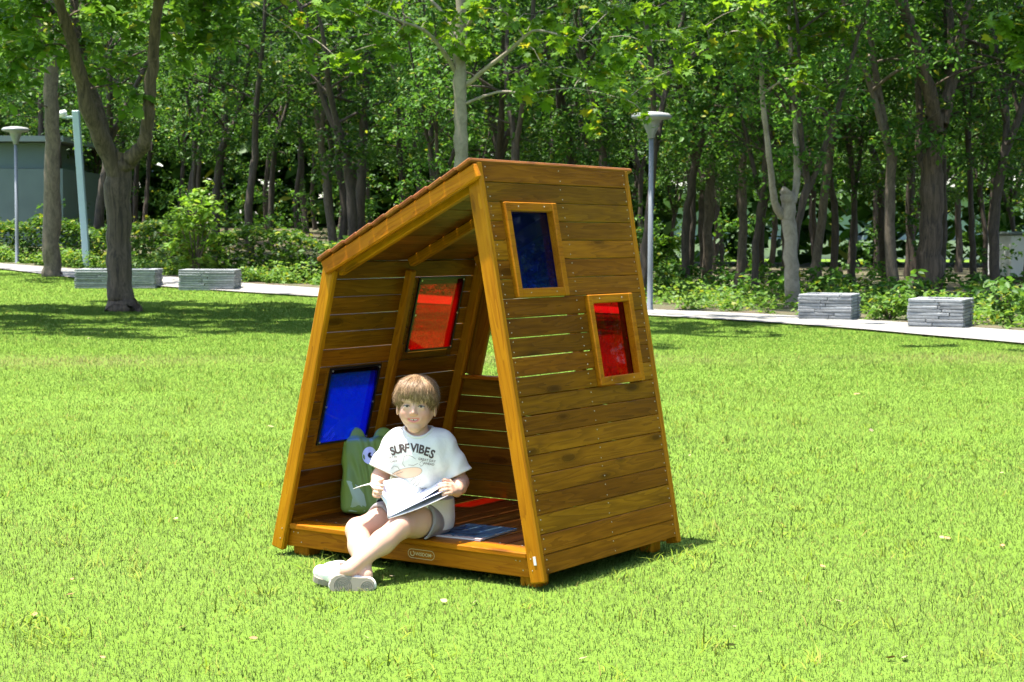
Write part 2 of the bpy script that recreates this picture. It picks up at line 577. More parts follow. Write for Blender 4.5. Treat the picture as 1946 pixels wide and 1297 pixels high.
# ---- windows
def window(side, sc, yc, w, h, pane_mat, pane_s, pane_y, pane_sz, label):
    P = pr if side > 0 else pl
    N = NR if side > 0 else NL
    T = TR if side > 0 else TL
    o = P(sc, yc)
    m = frame_m(o, Vector((0, 1 if side > 0 else -1, 0)), N)
    bm = bmesh.new()
    bw = 0.031
    def bar(x0, x1, y0, y1, z0, z1):
        r = bmesh.ops.create_cube(bm, size=1.0)
        bmesh.ops.scale(bm, vec=(x1 - x0, y1 - y0, z1 - z0), verts=r['verts'])
        bmesh.ops.translate(bm, vec=((x0 + x1) / 2, (y0 + y1) / 2, (z0 + z1) / 2), verts=r['verts'])
        es = list({e for v in r['verts'] for e in v.link_edges})
        bmesh.ops.bevel(bm, geom=es, offset=0.003, segments=1, affect='EDGES', profile=0.5)
    zo, zi = (0.008, -0.021) if side > 0 else (0.008, -0.0183)
    bars = [(-w / 2, w / 2 , h / 2 - bw, h / 2), (-w / 2, w / 2, -h / 2, -h / 2 + bw)]
    win = None
    for x0, x1, y0, y1 in bars:
        bar(x0 + bw * 0.96, x1 - bw * 0.96, y0, y1, zi, zo)
    bar(-w / 2, -w / 2 + bw, -h / 2, h / 2, zi, zo + 0.002)
    bar(w / 2 - bw, w / 2, -h / 2, h / 2, zi, zo + 0.002)
    me = bm_mesh('window_frame', bm)
    win = link('window_frame', me, M['honey'] if side > 0 else M['board'], hut, m)
    win['label'] = label
    q = P(pane_s, pane_y)
    mp = frame_m(q, Vector((0, 1 if side > 0 else -1, 0)), N)
    rel = m.inverted() @ mp
    pw = pane_sz
    pme = box_mesh(pw, pw, 0.004, 0.0).copy()
    pme.materials.clear()
    pn_ = link('pane', pme, pane_mat, win, rel @ Matrix.Translation((0, 0, zi - 0.0026)))
    bm = bmesh.new()
    for x0, x1, y0, y1 in ((-pw / 2 - .004, pw / 2 + .004, pw / 2 - .004, pw / 2 + .004), (-pw / 2 - .004, pw / 2 + .004, -pw / 2 - .004, -pw / 2 + .004),
                           (-pw / 2 - .004, -pw / 2 + .004, -pw / 2 + .004, pw / 2 - .004), (pw / 2 - .004, pw / 2 + .004, -pw / 2 + .004, pw / 2 - .004)):
        r = bmesh.ops.create_cube(bm, size=1.0)
        bmesh.ops.scale(bm, vec=(x1 - x0, y1 - y0, 0.007), verts=r['verts'])
        bmesh.ops.translate(bm, vec=((x0 + x1) / 2, (y0 + y1) / 2, 0), verts=r['verts'])
    link('rim', bm_mesh('rim', bm), M['black'], win, rel @ Matrix.Translation((0, 0, zi - 0.0037)))
    bm = bmesh.new()
    for sx_ in (-1, 1):
        for sy_ in (-1, 0, 1):
            r = bmesh.ops.create_cone(bm, cap_ends=True, segments=8, radius1=0.0042, radius2=0.003, depth=0.004)
            bmesh.ops.translate(bm, vec=(sx_ * (pw / 2 - .007), sy_ * (pw / 2 - .007), 0), verts=r['verts'])
    tag(link('pane_screws', bm_mesh('pane_screws', bm), M['screw'], win, rel @ Matrix.Translation((0, 0, zi - 0.0085))), kind='stuff')
    for sx_ in (-0.25, 0.25):
        for sy_ in (-1, 1):
            screws.append((m @ Vector((sx_ * w, sy_ * (h / 2 - bw / 2), zo + .0006)), N))
window(1, 0.008 + ROW * 16.5, 0.2725, 0.335, ROW * 5 - .003, M['blue_pane'], 0.008 + ROW * 16.5, 0.2725, 0.296, 'dark blue window in the upper part of the wall')
window(1, 0.008 + ROW * 11.5, 0.7125, 0.327, ROW * 5 - .003, M['red_pane'], 0.008 + ROW * 11.5, 0.7125, 0.290, 'deep red window below the blue one')
window(-1, 0.008 + ROW * 7.5, 0.2875, 0.335, ROW * 5 - .003, M['blue_pane'], 0.535, 0.287, 0.300, 'bright blue window low in the opposite wall')
window(-1, 0.008 + ROW * 12.5, 0.741, 0.336, ROW * 5 - .003, M['red_pane'], 0.882, 0.741, 0.300, 'red window high in the opposite wall')

# ---- roof
SL = 0.495
def roof_z(x): return 1.124 + SL * (x + 0.964)
rx0, rx1 = -0.973, -0.264
rdir = Vector((1, 0, SL)).normalized()
rn = Vector((-SL, 0, 1)).normalized()
p0 = Vector((rx0, 0, roof_z(rx0)))
rl = (rx1 - rx0) * math.hypot(1, SL)
NSL = 11
pit = rl / NSL
for i in range(NSL):
    o = p0 + rdir * (pit * (i + 0.5)) + rn * (0.0085 + random.uniform(-0.0006, 0.0006))
    j0, j1 = random.uniform(-.003, .003), random.uniform(-.003, .003)
    piece('roof_slat', hw(o.x, -0.036 + j0, o.z), hw(o.x, D + 0.036 + j1, o.z), pit - 0.0030, 0.0165, rn, M['roofw'], bev=0.0042, twist=-0.085 + random.uniform(-.02, .02))
def slope_piece(name, xa, xb, yc, th, dep, drop, mat, bev=0.004):
    a = Vector((xa, 0, roof_z(xa))) - rn * (drop + dep / 2)
    b = Vector((xb, 0, roof_z(xb))) - rn * (drop + dep / 2)
    return piece(name, hw(a.x, yc, a.z), hw(b.x, yc, b.z), dep, th, (0, -1, 0), M[mat], bev=bev)
slope_piece('roof_fascia', -0.970, -0.266, -0.0135, 0.0250, 0.056, 0.0015, 'honey', 0.006)
slope_piece('roof_fascia', -0.970, -0.292, D + 0.0135, 0.0250, 0.056, 0.0015, 'honey', 0.006)
slope_piece('rafter', -0.955, -0.315, 0.0465, 0.030, 0.068, 0.001, 'honey')
slope_piece('rafter', -0.958, -0.322, 0.500, 0.034, 0.036, 0.001, 'honey')
slope_piece('rafter', -0.955, -0.315, D - 0.0465, 0.030, 0.068, 0.001, 'honey')

# ---- deck
ZD = 0.126
piece('front_edge_board', (-1.158, 0.0575, ZD - 0.011), (-0.078, 0.0575, ZD - 0.011), 0.090, 0.022, (0, 0, 1), M['honey'], bev=0.004)
piece('deck_fascia', (-1.186, 0.0435, 0.0695), (-0.046, 0.0435, 0.0695), 0.068, 0.024, (0, -1, 0), M['honey'], bev=0.003)
piece('deck_fascia', (-1.186, D - 0.0455, 0.0695), (-0.046, D - 0.0455, 0.0695), 0.068, 0.024, (0, -1, 0), M['honey'], bev=0.003)
nb = 12
x0, x1 = -1.183, -0.048
bw_ = (x1 - x0) / nb
for i in range(nb):
    xc = x0 + bw_ * (i + .5)
    piece('deck_board', (xc, 0.105, ZD - 0.011), (xc, D - 0.002, ZD - 0.011), bw_ - 0.0035, 0.021, (0, 0, 1), M['deckw'], bev=0.003, twist=random.uniform(-.006, .006))
piece('skirting', pl(0.088, 0.064, -0.0285), pl(0.088, D - 0.064, -0.0285), 0.024, 0.016, NL, M['honey'], bev=0.002)
piece('deck_joist', (-1.17, 0.50, 0.078), (-0.06, 0.50, 0.078), 0.05, 0.03, (0, -1, 0), M['honey'])
for fx in (XLB + 0.098, -0.098):
    for fy in (0.094, D - 0.094):
        piece('foot_block', (fx, fy, -0.01), (fx, fy, 0.103), 0.074, 0.074, (0, -1, 0), M['honey'], bev=0.004)
# ---- back wall: low panel under an open gap
zr = 0.0705
zc = ZD + 0.034
for i in range(7):
    z = zc + zr * i
    piece('back_board', (xl(z) + 0.018, D + 0.0085, z), (xr(z) - 0.018, D + 0.0085, z), zr - random.choice((0.0010, 0.0014, 0.0030)), 0.0145, (0, -1, 0), M['board'], bev=0.0025, twist=random.uniform(-.015, .015))
ztop = ZD + zr * 7
piece('sill', (xl(ztop) + 0.062, D - 0.012, ztop + 0.008), (xr(ztop) - 0.062, D - 0.012, ztop + 0.008), 0.05, 0.015, (0, 0, 1), M['honey'])
piece('jamb', (xl(.62) + .078, D + .010, .636), (xl(1.08) + .078, D + .010, 1.10), 0.112, 0.018, (0, -1, 0), M['board'])
piece('jamb', (xr(.62) - .078, D + .010, .636), (xr(1.30) - .078, D + .010, 1.34), 0.112, 0.018, (0, -1, 0), M['board'])

# screws of the house, one mesh
for xx, zz in ((-1.128, .090), (-1.112, .055), (-1.15, .092), (-0.118, .091), (-0.104, .060), (-0.135, .092)):
    screws.append((Vector((xx, 0.0305, zz)), Vector((0, -1, 0))))
for s_ in (0.030, 0.070):
    screws.append((pr(s_, -0.0006, -0.040), Vector((0, -1, 0))))
    screws.append((pl(s_, -0.0006, -0.040), Vector((0, -1, 0))))
for i in range(12):
    for yy in (0.125, D - 0.08):
        screws.append((Vector((x0 + bw_ * (i + .5) + .02, yy, ZD + .0006)), Vector((0, 0, 1))))
SV, SF = [], []
for p_, n_ in screws:
    q_ = n_.to_track_quat('Z', 'Y')
    b0 = len(SV)
    for k in range(6):
        SV.append(p_ + q_ @ Vector((0.0026 * math.cos(k * 1.0472), 0.0026 * math.sin(k * 1.0472), -0.001)))
    for k in range(6):
        SV.append(p_ + q_ @ Vector((0.0019 * math.cos(k * 1.0472), 0.0019 * math.sin(k * 1.0472), 0.0006)))
    for k in range(6):
        SF.append((b0 + k, b0 + (k + 1) % 6, b0 + 6 + (k + 1) % 6, b0 + 6 + k))
    SF.append(tuple(b0 + 6 + k for k in range(6)))
me = bpy.data.meshes.new('screw_heads')
me.from_pydata([tuple(v) for v in SV], [], SF)
tag(link('screw_heads', me, M['screw'], hut), kind='stuff')


def text_geo(body, size, extrude=0.0, align='CENTER', shear=0.0, offset=0.0):
    cu = bpy.data.curves.new('lettering', 'FONT')
    cu.body = body
    cu.size = size
    cu.align_x = align
    cu.extrude = extrude
    cu.shear = shear
    cu.offset = offset
    cu.resolution_u = 3
    ob = bpy.data.objects.new('lettering_tmp', cu)
    COL.objects.link(ob)
    dg = bpy.context.evaluated_depsgraph_get()
    m_ = bpy.data.meshes.new_from_object(ob.evaluated_get(dg))
    vs = [v.co.copy() for v in m_.vertices]
    fs = [tuple(p.vertices) for p in m_.polygons]
    bpy.data.objects.remove(ob)
    bpy.data.curves.remove(cu)
    bpy.data.meshes.remove(m_)
    return vs, fs

def join_geo(parts):
    V_, F_ = [], []
    for vs, fs in parts:
        b = len(V_)
        V_ += [tuple(v) for v in vs]
        F_ += [tuple(i + b for i in f) for f in fs]
    return V_, F_

# ---- maker's mark on the deck fascia: pill outline, ring emblem, lettering
def strip_geo(pts, w, closed=False):
    vs, fs = [], []
    n = len(pts)
    for i, p_ in enumerate(pts):
        a_ = pts[(i - 1) % n] if (closed or i > 0) else pts[i]
        b_ = pts[(i + 1) % n] if (closed or i < n - 1) else pts[i]
        d_ = Vector((b_[0] - a_[0], b_[1] - a_[1], 0)).normalized()
        nn = Vector((-d_.y, d_.x, 0)) * (w / 2)
        vs += [Vector((p_[0], p_[1], 0)) + nn, Vector((p_[0], p_[1], 0)) - nn]
    for i in range(n if closed else n - 1):
        j_ = (i + 1) % n
        fs.append((2 * i, 2 * i + 1, 2 * j_ + 1, 2 * j_))
    return vs, fs
M['mark'] = plain('mark_print', (0.62, 0.52, 0.24), 0.5)
pill = [(-0.050 + 0.0185 * math.cos(a_), 0.0185 * math.sin(a_)) for a_ in np.linspace(math.pi / 2, 1.5 * math.pi, 12)] + \
       [(0.050 + 0.0185 * math.cos(a_), 0.0185 * math.sin(a_)) for a_ in np.linspace(-math.pi / 2, math.pi / 2, 12)]
ringp = [(-0.046 + 0.010 * math.cos(a_), 0.010 * math.sin(a_)) for a_ in np.linspace(2.4, 2.4 + 5.2, 18)]
vs, fs = text_geo('WISDOM', 0.0205, offset=0.0003)
vs = [v + Vector((0.011, -0.0072, 0)) for v in vs]
dash = strip_geo([(0.054, 0.0), (0.059, 0.0)], 0.0016)
V_, F_ = join_geo([strip_geo(pill, 0.0022, True), strip_geo(ringp, 0.0038), (vs, fs), dash])
me = bpy.data.meshes.new('maker_mark')
me.from_pydata(V_, [], F_)
mk = link('maker_mark', me, M['mark'], hut, Matrix.Translation((-0.545, 0.0303, 0.0690)) @ Matrix.Rotation(math.pi / 2, 4, 'X') @ Matrix.Scale(.86, 4))
mk['label'] = 'pale printed WISDOM mark in a rounded outline'
M['plate'] = plain('label_plate', (0.6, 0.6, 0.56), 0.4)
lp = box_mesh(0.030, 0.011, 0.0016, 0.0006).copy()
lp.materials.clear()
pp = pr(0.062, -0.0008, -0.024)
link('label_plate', lp, M['plate'], hut, frame_m(pp, TR, Vector((0, -1, 0))))

# ================================================================== lawn grass
def grass_patch(pts, hgt, wid, segs, colA, colB, lean=0.5, yellow=0.0):
    n = len(pts)
    x, y = pts[:, 0], pts[:, 1]
    # patchy tone: lush and dry areas
    lo = (np.sin(x * 1.7 + 2 * np.sin(y * .9)) + np.sin(y * 2.3 + 1.7 * np.sin(x * 1.1)) + np.sin((x + y) * 4.1 + np.sin(x * 3.3)) * .6) / 2.6
    h = hgt * RNG.lognormal(0, .28, n) * (1 + .22 * lo)
    az = RNG.uniform(0, 2 * np.pi, n)
    ln = np.abs(RNG.normal(0, lean, n)) + .12
    ax = RNG.uniform(0, 2 * np.pi, n)
    wx, wy = np.cos(ax) * wid * .5, np.sin(ax) * wid * .5
    z = gz(x, y)
    dx, dy = np.cos(az) * ln, np.sin(az) * ln
    base = np.stack([x, y, z], 1)
    side = np.stack([wx, wy, np.zeros(n)], 1)
    tip = base + np.stack([dx * h, dy * h, h * (1 - .35 * np.clip(ln, 0, 1.2))], 1)
    f = RNG.random(n)[:, None]
    dry = np.clip(.5 + .45 * lo + RNG.normal(0, .25, n), 0, 1)[:, None]
    c = colA * (1 - f) + colB * f
    far = np.clip((y - 6) / 11, 0, 1)[:, None]
    c = c * (1 - far) + (np.array([.071, .150, .015]) * (1 - f) + np.array([.093, .174, .024]) * f) * far
    dry = dry * (1 - .6 * far)
    c = c * (1 - .38 * dry) + np.array([.190, .225, .075]) * (.38 * dry)
    band = np.exp(-((y - (16.9 + .1 * x)) / .8) ** 2) * np.clip(.70 + .4 * np.sin(x * 1.3 + 1), 0, 1)
    b = np.clip(band * RNG.uniform(.1, .9, n), 0, .7)[:, None]
    c = c * (1 - b) + np.array([.27, .24, .11]) * b
    straw = (RNG.random(n) < .05)[:, None]
    c = np.where(straw, np.array([.23, .22, .06]), c)
    if segs == 2:
        mid = base + (tip - base) * .5 + np.stack([-dx * h * .14, -dy * h * .14, h * .10], 1)
        V = np.stack([base - side, base + side, mid - side * .8, mid + side * .8, tip], 1).reshape(-1, 3)
        o = np.arange(n)[:, None] * 5
        return V, o + np.array([[0, 1, 3, 2]]), o + np.array([[2, 3, 4]]), np.repeat(c, 5, 0)
    V = np.stack([base - side, base + side, tip], 1).reshape(-1, 3)
    o = np.arange(n)[:, None] * 3
    return V, None, o + np.array([[0, 1, 2]]), np.repeat(c, 3, 0)

def scatter(n, y0, y1, margin):
    y = np.sqrt(RNG.uniform(y0 * y0, y1 * y1, int(n)))
    x = RNG.uniform(-1, 1, len(y)) * (y * .300 + margin)
    k = y < y_near(x) + .03
    return np.stack([x[k], y[k]], 1)

gA, gB = np.array([.093, .170, .025]), np.array([.124, .198, .040])
Vs, Qs, Ts, Cs = [], [], [], []
off = 0
NG, q4 = 760000, .4
yy_ = (4.3 ** q4 + RNG.random(NG) * (38 ** q4 - 4.3 ** q4)) ** (1 / q4)
xx_ = RNG.uniform(-1, 1, NG) * (yy_ * .300 + .85)
kk_ = yy_ < y_near(xx_) + .03
GP = np.stack([xx_[kk_], yy_[kk_]], 1)
for near, sg in ((True, 2), (False, 1)):
    P = GP[(GP[:, 1] < 10.5) == near]
    V, Q, T, C = grass_patch(P, .0115 + .0006 * P[:, 1], .0022 + .00036 * (P[:, 1] - 4), sg, gA, gB, lean=.85)
    Vs.append(V); Cs.append(C)
    if Q is not None: Qs.append(Q + off)
    Ts.append(T + off)
    off += len(V)
# coarser tufts of broad-bladed grass standing out of the sward
tc_ = scatter(900, 4.4, 18, .6)
tp = np.repeat(tc_, 14, 0) + RNG.normal(0, .035, (len(tc_) * 14, 2))
V, Q, T, C = grass_patch(tp, .046, .0055, 2, np.array([.15, .25, .012]), np.array([.26, .32, .05]), lean=1.0)
Vs.append(V); Cs.append(C); Qs.append(Q + off); Ts.append(T + off); off += len(V)
me = np_mesh('grass', np.concatenate(Vs), [np.concatenate(Qs), np.concatenate(Ts)], False, np.concatenate(Cs))
tag(link('grass', me, M['grass']), 'short bright green mown grass of the lawn', 'grass', kind='stuff')

# ================================================================== tree toolkit
class Acc:
    """collects tubes"""
    def __init__(s): s.V, s.F, s.n = [], [], 0
    def tube(s, pts, rad, sides=7):
        pts = [np.array(p, float) for p in pts]
        n = len(pts)
        ang = np.linspace(0, 2 * np.pi, sides, endpoint=False)
        up = np.array([.31, .95, .05])
        for i, p in enumerate(pts):
            d = pts[min(i + 1, n - 1)] - pts[max(i - 1, 0)]
            d /= (np.linalg.norm(d) + 1e-9)
            a = np.cross(d, up); a /= (np.linalg.norm(a) + 1e-9)
            b = np.cross(d, a)
            s.V.append(p + rad[i] * (np.cos(ang)[:, None] * a + np.sin(ang)[:, None] * b))
        for i in range(n - 1):
            for k in range(sides):
                a0 = s.n + i * sides + k
                a1 = s.n + i * sides + (k + 1) % sides
                s.F.append((a0, a1, a1 + sides, a0 + sides))
        s.n += n * sides
    def mesh(s, name):
        return np_mesh(name, np.concatenate(s.V), np.array(s.F), True)

def smooth_line(pts, rad, sub=4, wob=0.0, rng=None):
    P = np.array(pts, float); R = np.array(rad, float)
    n = len(P)
    tt = np.linspace(0, n - 1, (n - 1) * sub + 1)
    out, ro = [], []
    for t_ in tt:
        i = min(int(t_), n - 2); f = t_ - i
        p0, p1, p2, p3 = P[max(i - 1, 0)], P[i], P[i + 1], P[min(i + 2, n - 1)]
        out.append(.5 * ((2 * p1) + (-p0 + p2) * f + (2 * p0 - 5 * p1 + 4 * p2 - p3) * f * f + (-p0 + 3 * p1 - 3 * p2 + p3) * f ** 3))
        ro.append(R[i] * (1 - f) + R[i + 1] * f)
    out, ro = np.array(out), np.array(ro)
    if wob and rng is not None:
        out[1:-1] += rng.normal(0, wob, out[1:-1].shape) * ro[1:-1, None]
        ro = ro * (1 + rng.normal(0, .05, len(ro)))
    return out, ro

LEAF6 = np.array([(0, 0, 0), (.30, .26, .05), (.68, .22, .03), (1, 0, -.06), (.68, -.22, .03), (.30, -.26, .05)])
F6 = np.array([(0, 1, 2, 3), (0, 3, 4, 5)])
MAPLE = np.array([(0, 0, 0), (-.10, .30, .02), (.18, .26, .02), (.22, .58, -.05), (.45, .28, .02), (.78, .40, -.06), (.72, .16, .0), (1.0, 0, -.08),
                  (.72, -.16, 0), (.78, -.40, -.06), (.45, -.28, .02), (.22, -.58, -.05), (.18, -.26, .02), (-.10, -.30, .02)])
FM = np.array([(0, i, i + 1) for i in range(1, 13)])
def leaves(centres, size, shape='leaf', colA=(.05, .13, .015), colB=(.12, .24, .03), rng=RNG, droop=.35, tilt=.55, young=.04):
    n = len(centres)
    base = LEAF6 if shape == 'leaf' else MAPLE
    F = F6 if shape == 'leaf' else FM
    sz = size * rng.lognormal(0, .22, n)
    az = rng.uniform(0, 2 * np.pi, n)
    dr = rng.normal(droop, .35, n)
    X = np.stack([np.cos(az) * np.cos(dr), np.sin(az) * np.cos(dr), -np.sin(dr)], 1)
    nz = np.stack([rng.normal(0, tilt, n), rng.normal(0, tilt, n), np.ones(n)], 1)
    Yv = np.cross(nz, X); Yv /= (np.linalg.norm(Yv, axis=1, keepdims=True) + 1e-9)
    Z = np.cross(X, Yv)
    L = base[None] * sz[:, None, None]
    V = centres[:, None] + L[:, :, :1] * X[:, None] + L[:, :, 1:2] * Yv[:, None] + L[:, :, 2:] * Z[:, None]
    f = rng.random(n)[:, None] ** 1.3
    c = np.array(colA) * (1 - f) + np.array(colB) * f
    y = (rng.random(n) < young)[:, None]
    c = np.where(y, np.array([.24, .27, .03]), c)
    k = len(base)
    FF = (np.arange(n)[:, None, None] * k + F[None]).reshape(-1, F.shape[1])
    return V.reshape(-1, 3), FF, np.repeat(c, k, 0)

def clump_points(cs, R, per, rng, flat=.6):
    """points of leafy sprays: short arching twigs packed with leaves, so the mass breaks into tufts"""
    out, twigs = [], []
    for c, r in zip(cs, R):
        m = max(3, int(per * (r / .5) ** 2))
        nsp = max(3, m // 14)
        d = rng.normal(0, 1, (nsp, 3)); d[:, 2] = d[:, 2] * flat + .12
        d /= np.linalg.norm(d, axis=1, keepdims=True)
        ln = r * rng.uniform(.5, 1.15, nsp)
        for k in range(nsp):
            t_ = rng.uniform(.25, 1.05, 14)[:, None]
            p = c + d[k] * ln[k] * t_ + rng.normal(0, .055 * (r / .5) ** .5, (14, 3))
            p[:, 2] -= (t_[:, 0] ** 2) * ln[k] * .28
            out.append(p)
            if k < 4:
                twigs.append((c, c + d[k] * ln[k] * .8 - np.array([0, 0, ln[k] * .15])))
    return np.concatenate(out), twigs

def bark(name, a, b, scale=18, stretch=.18, bump=.8):
    t = NT(name)
    tc = t.n('ShaderNodeTexCoord')
    mp = t.n('ShaderNodeMapping', Vector=tc.outputs['Object'], Scale=(1, 1, stretch))
    n1 = t.n('ShaderNodeTexNoise', Vector=mp.outputs[0], Scale=scale, Detail=8.0, Roughness=.75, Distortion=.7)
    n2 = t.n('ShaderNodeTexNoise', Vector=tc.outputs['Object'], Scale=2.3, Detail=4.0)
    c = t.ramp(n1.outputs[0], [(.38, a), (.60, b)])
    c = t.mix(t.math('MULTIPLY', n2.outputs[0], .45), c, tuple(x * .6 for x in a))
    p = t.n('ShaderNodeBsdfPrincipled', Roughness=.85)
    t.set(p, 'Base Color', c)
    t.set(p, 'Normal', t.bump(n1.outputs[0], bump, .03))
    return t.done(p)
M['bark_brown'] = bark('bark_brown', (0.036, 0.024, 0.016), (0.165, 0.115, 0.078), 15, .10, 1.0)
M['bark_grey'] = bark('bark_grey', (0.075, 0.056, 0.039), (0.185, 0.142, 0.100), 14, .4, .6)
M['bark_pale'] = bark('bark_pale', (0.172, 0.144, 0.105), (0.312, 0.269, 0.207), 6, .8, .3)
M['bark_dark'] = bark('bark_dark', (0.035, 0.026, 0.019), (0.094, 0.069, 0.048), 16, .25, .7)

def tree(name, label, limbs, crowns, per=70, leaf=.13, shape='leaf', barkm='bark_grey', leafm='leaf', seed=1, group=None,
         colA=(.05, .13, .015), colB=(.12, .24, .03), sides=8, origin=None, young=.04, extra=0):
    """limbs: list of (points, radii) in world space; crowns: list of (centre, radius)"""
    rng = np.random.default_rng(seed)
    origin = np.array(limbs[0][0][0], float) if origin is None else np.array(origin, float)
    A = Acc()
    nodes, nrad = [], []
    for li, (pts, rad) in enumerate(limbs):
        P, R = smooth_line(np.array(pts, float) - origin, rad, 5, .10, rng)
        A.tube(P, R, sides if li == 0 else max(5, sides - 1))
        nodes.append(P[len(P) // 3:] if li == 0 else P); nrad.append(R[len(P) // 3:] if li == 0 else R)
    N = np.concatenate(nodes); NRd = np.concatenate(nrad)
    cs = np.array([np.array(c, float) - origin for c, r in crowns]); rs = np.array([r for c, r in crowns])
    P, tw = clump_points(cs, rs, per, rng)
    order = np.argsort([np.min(np.linalg.norm(N - c, axis=1)) for c in cs])
    for ci in order:
        c = cs[ci]
        d = np.linalg.norm(N - c, axis=1) + 1.2 * np.clip(N[:, 2] - c[2], 0, 9)
        k = int(np.argmin(d))
        dd = np.linalg.norm(N[k] - c)
        r0 = max(min(NRd[k] * .6, .024), .006)
        if dd > .03:
            m = (N[k] + c) / 2 + rng.normal(0, .07 * min(1, dd), 3) + np.array([0, 0, .08 * min(1, dd)])
            P2, R2 = smooth_line([N[k], m, c], [r0, r0 * .75, r0 * .45], 3)
            A.tube(P2, R2, 5)
            N = np.concatenate([N, P2[2:]]); NRd = np.concatenate([NRd, R2[2:]])
    for a, b in tw[::2]:
        A.tube([a, (a + b) / 2 + [0, 0, .03], b], [.008, .006, .003], 3)
    V, F, C = leaves(P, leaf, shape, colA, colB, rng, young=young)
    root = empty(name, tuple(origin))
    tag(root, label, 'tree', group)
    link('trunk', A.mesh('trunk'), M[barkm], root)
    link('crown', np_mesh('crown', V, F, True, C), M[leafm], root)
    return root

def copy_tree(src, loc, rz, sc, label=None, group=None):
    r = src.copy(); COL.objects.link(r)
    r.matrix_basis = Matrix.Translation(loc) @ Matrix.Rotation(rz, 4, 'Z') @ Matrix.Diagonal((sc[0], sc[0], sc[1], 1))
    if label: r['label'] = label
    if group: r['group'] = group
    for ch in src.children:
        c = ch.copy(); COL.objects.link(c); c.parent = r
    return r

def pxl(pts, Y, dY=0.0):
    """limb drawn on the survey: (u, v, width in pixels) at distance Y"""
    P, R = [], []
    for i, (u, v, w) in enumerate(pts):
        yy = Y + dY * i / max(1, len(pts) - 1)
        P.append(tuple(at(u, v, yy))); R.append(w / 2 / FPX * yy)
    return P, R

# ---- the forked tree at the left
Y1 = 27.3
rng = np.random.default_rng(3)
b0 = ground_at(236, 592)
Y1 = b0.y
limbs = [pxl([(240, 603, 84), (235, 588, 62), (230, 560, 50), (228, 450, 46), (224, 340, 50), (226, 290, 44)], Y1),
         pxl([(224, 330, 40), (196, 268, 34), (168, 205, 30), (146, 120, 25), (118, 20, 20), (80, -90, 14), (40, -190, 8)], Y1, -1.5),
         pxl([(200, 280, 26), (186, 205, 22), (166, 150, 20), (150, 80, 18), (140, 0, 15), (150, -120, 10)], Y1, 1.5),
         pxl([(228, 318, 34), (252, 298, 30), (272, 278, 26), (280, 235, 24), (290, 130, 22), (298, 20, 19), (320, -110, 14), (350, -220, 8)], Y1, -1.2),
         pxl([(298, 20, 12), (350, -60, 10), (430, -130, 6)], Y1, -2.0),
         pxl([(130, 60, 12), (60, -20, 9), (-20, -70, 6)], Y1, 1.5)]
cr = []
for _ in range(170):
    a, r = rng.uniform(0, 6.283), math.sqrt(rng.random()) * 4.4
    cx, cy = b0.x - .9 + r * math.cos(a), Y1 - 2.0 + r * math.sin(a) * 1.15
    cr.append(((cx, cy, 5.1 + rng.random() ** 1.2 * 3.2 - .1 * (r - 2)), rng.uniform(.45, .75)))
for u, v, r in ((70, 90, .5), (120, 110, .4), (330, 90, .45), (290, 30, .45), (240, 120, .35), (170, 70, .4), (380, 70, .5), (20, 150, .45), (260, 180, .25), (440, 60, .5), (20, 40, .55), (60, 30, .5), (110, 60, .4), (250, 60, .35), (330, 40, .45), (200, 30, .4), (215, 160, .3), (390, 20, .5), (30, 110, .4), (150, 20, .4)):
    cr.append((at(u, v, Y1 + rng.uniform(-1, 1)), r))
tree('forked_tree', 'thick trunked forked tree on the lawn at the left, before the stone planters', limbs, cr, 130, .165, barkm='bark_brown', seed=5,
     colA=(.055, .14, .015), colB=(.15, .28, .03), sides=14)

# ---- straight tree behind it, left of the leaning pole
b = ground_at(98, 526)
limbs = [pxl([(97, 532, 52), (98, 518, 38), (99, 440, 33), (99, 300, 29), (97, 150, 26), (94, 20, 22), (92, -120, 16), (95, -220, 8)], b.y),
         pxl([(97, 130, 14), (70, 40, 10), (20, -20, 7), (-40, -60, 4)], b.y, -1), pxl([(96, 60, 13), (130, -10, 10), (180, -90, 5)], b.y, 1)]
cr = [((b.x + rng.normal(0, 1.9), b.y + rng.normal(0, 1.7), 5.0 + rng.random() * 5), rng.uniform(.5, .8)) for _ in range(60)]
cr += [(at(u, v, b.y + rng.uniform(-1, .5)), .55) for u, v in ((30, 130), (20, 200), (60, 90), (70, 20), (140, 70), (20, 20), (-30, 100))]
tree('straight_tree', 'straight grey trunked tree beside the path at the far left', limbs, cr, 70, .13, barkm='bark_grey', seed=6, sides=12)

# ---- pale maple behind the playhouse
Y3 = 23.5
g3 = ground_at(876, 446 + 4049 / Y3)
limbs = [pxl([(878, 446 + 4049 / Y3 + 3, 36), (878, 500, 30), (877, 320, 27), (875, 200, 25), (874, 100, 24), (878, 0, 21), (884, -120, 15), (884, -230, 7)], Y3),
         pxl([(886, 162, 10), (925, 130, 8.5), (970, 95, 7), (1012, 60, 5), (1060, 66, 4), (1110, 80, 2.5)], Y3, -1.2),
         pxl([(868, 140, 9), (840, 95, 8), (808, 60, 6), (760, 40, 4.5), (700, 15, 3)], Y3, -.8),
         pxl([(868, 70, 8), (845, 30, 7), (810, -10, 5), (760, -60, 3)], Y3, .8),
         pxl([(884, 60, 8), (920, 0, 7), (990, -60, 5), (1080, -120, 3)], Y3, -1)]
cr = []
for u, v in ((1080, 60), (1150, 110), (1225, 80), (1290, 130), (1190, 190), (1110, 150), (1020, 30), (950, 15), (800, 55), (740, 90), (690, 40), (640, 110), (1340, 50), (1400, 20),
             (1260, 30), (1160, 20), (1090, 5), (880, 20), (1015, 95), (1240, 150), (1310, 80), (1050, 130), (560, 60), (610, 20), (720, 10), (850, 60), (1000, 180), (1130, 230), (900, 90)):
    cr.append((at(u, v, Y3 + rng.uniform(-2.0, .8)), rng.uniform(.3, .5)))
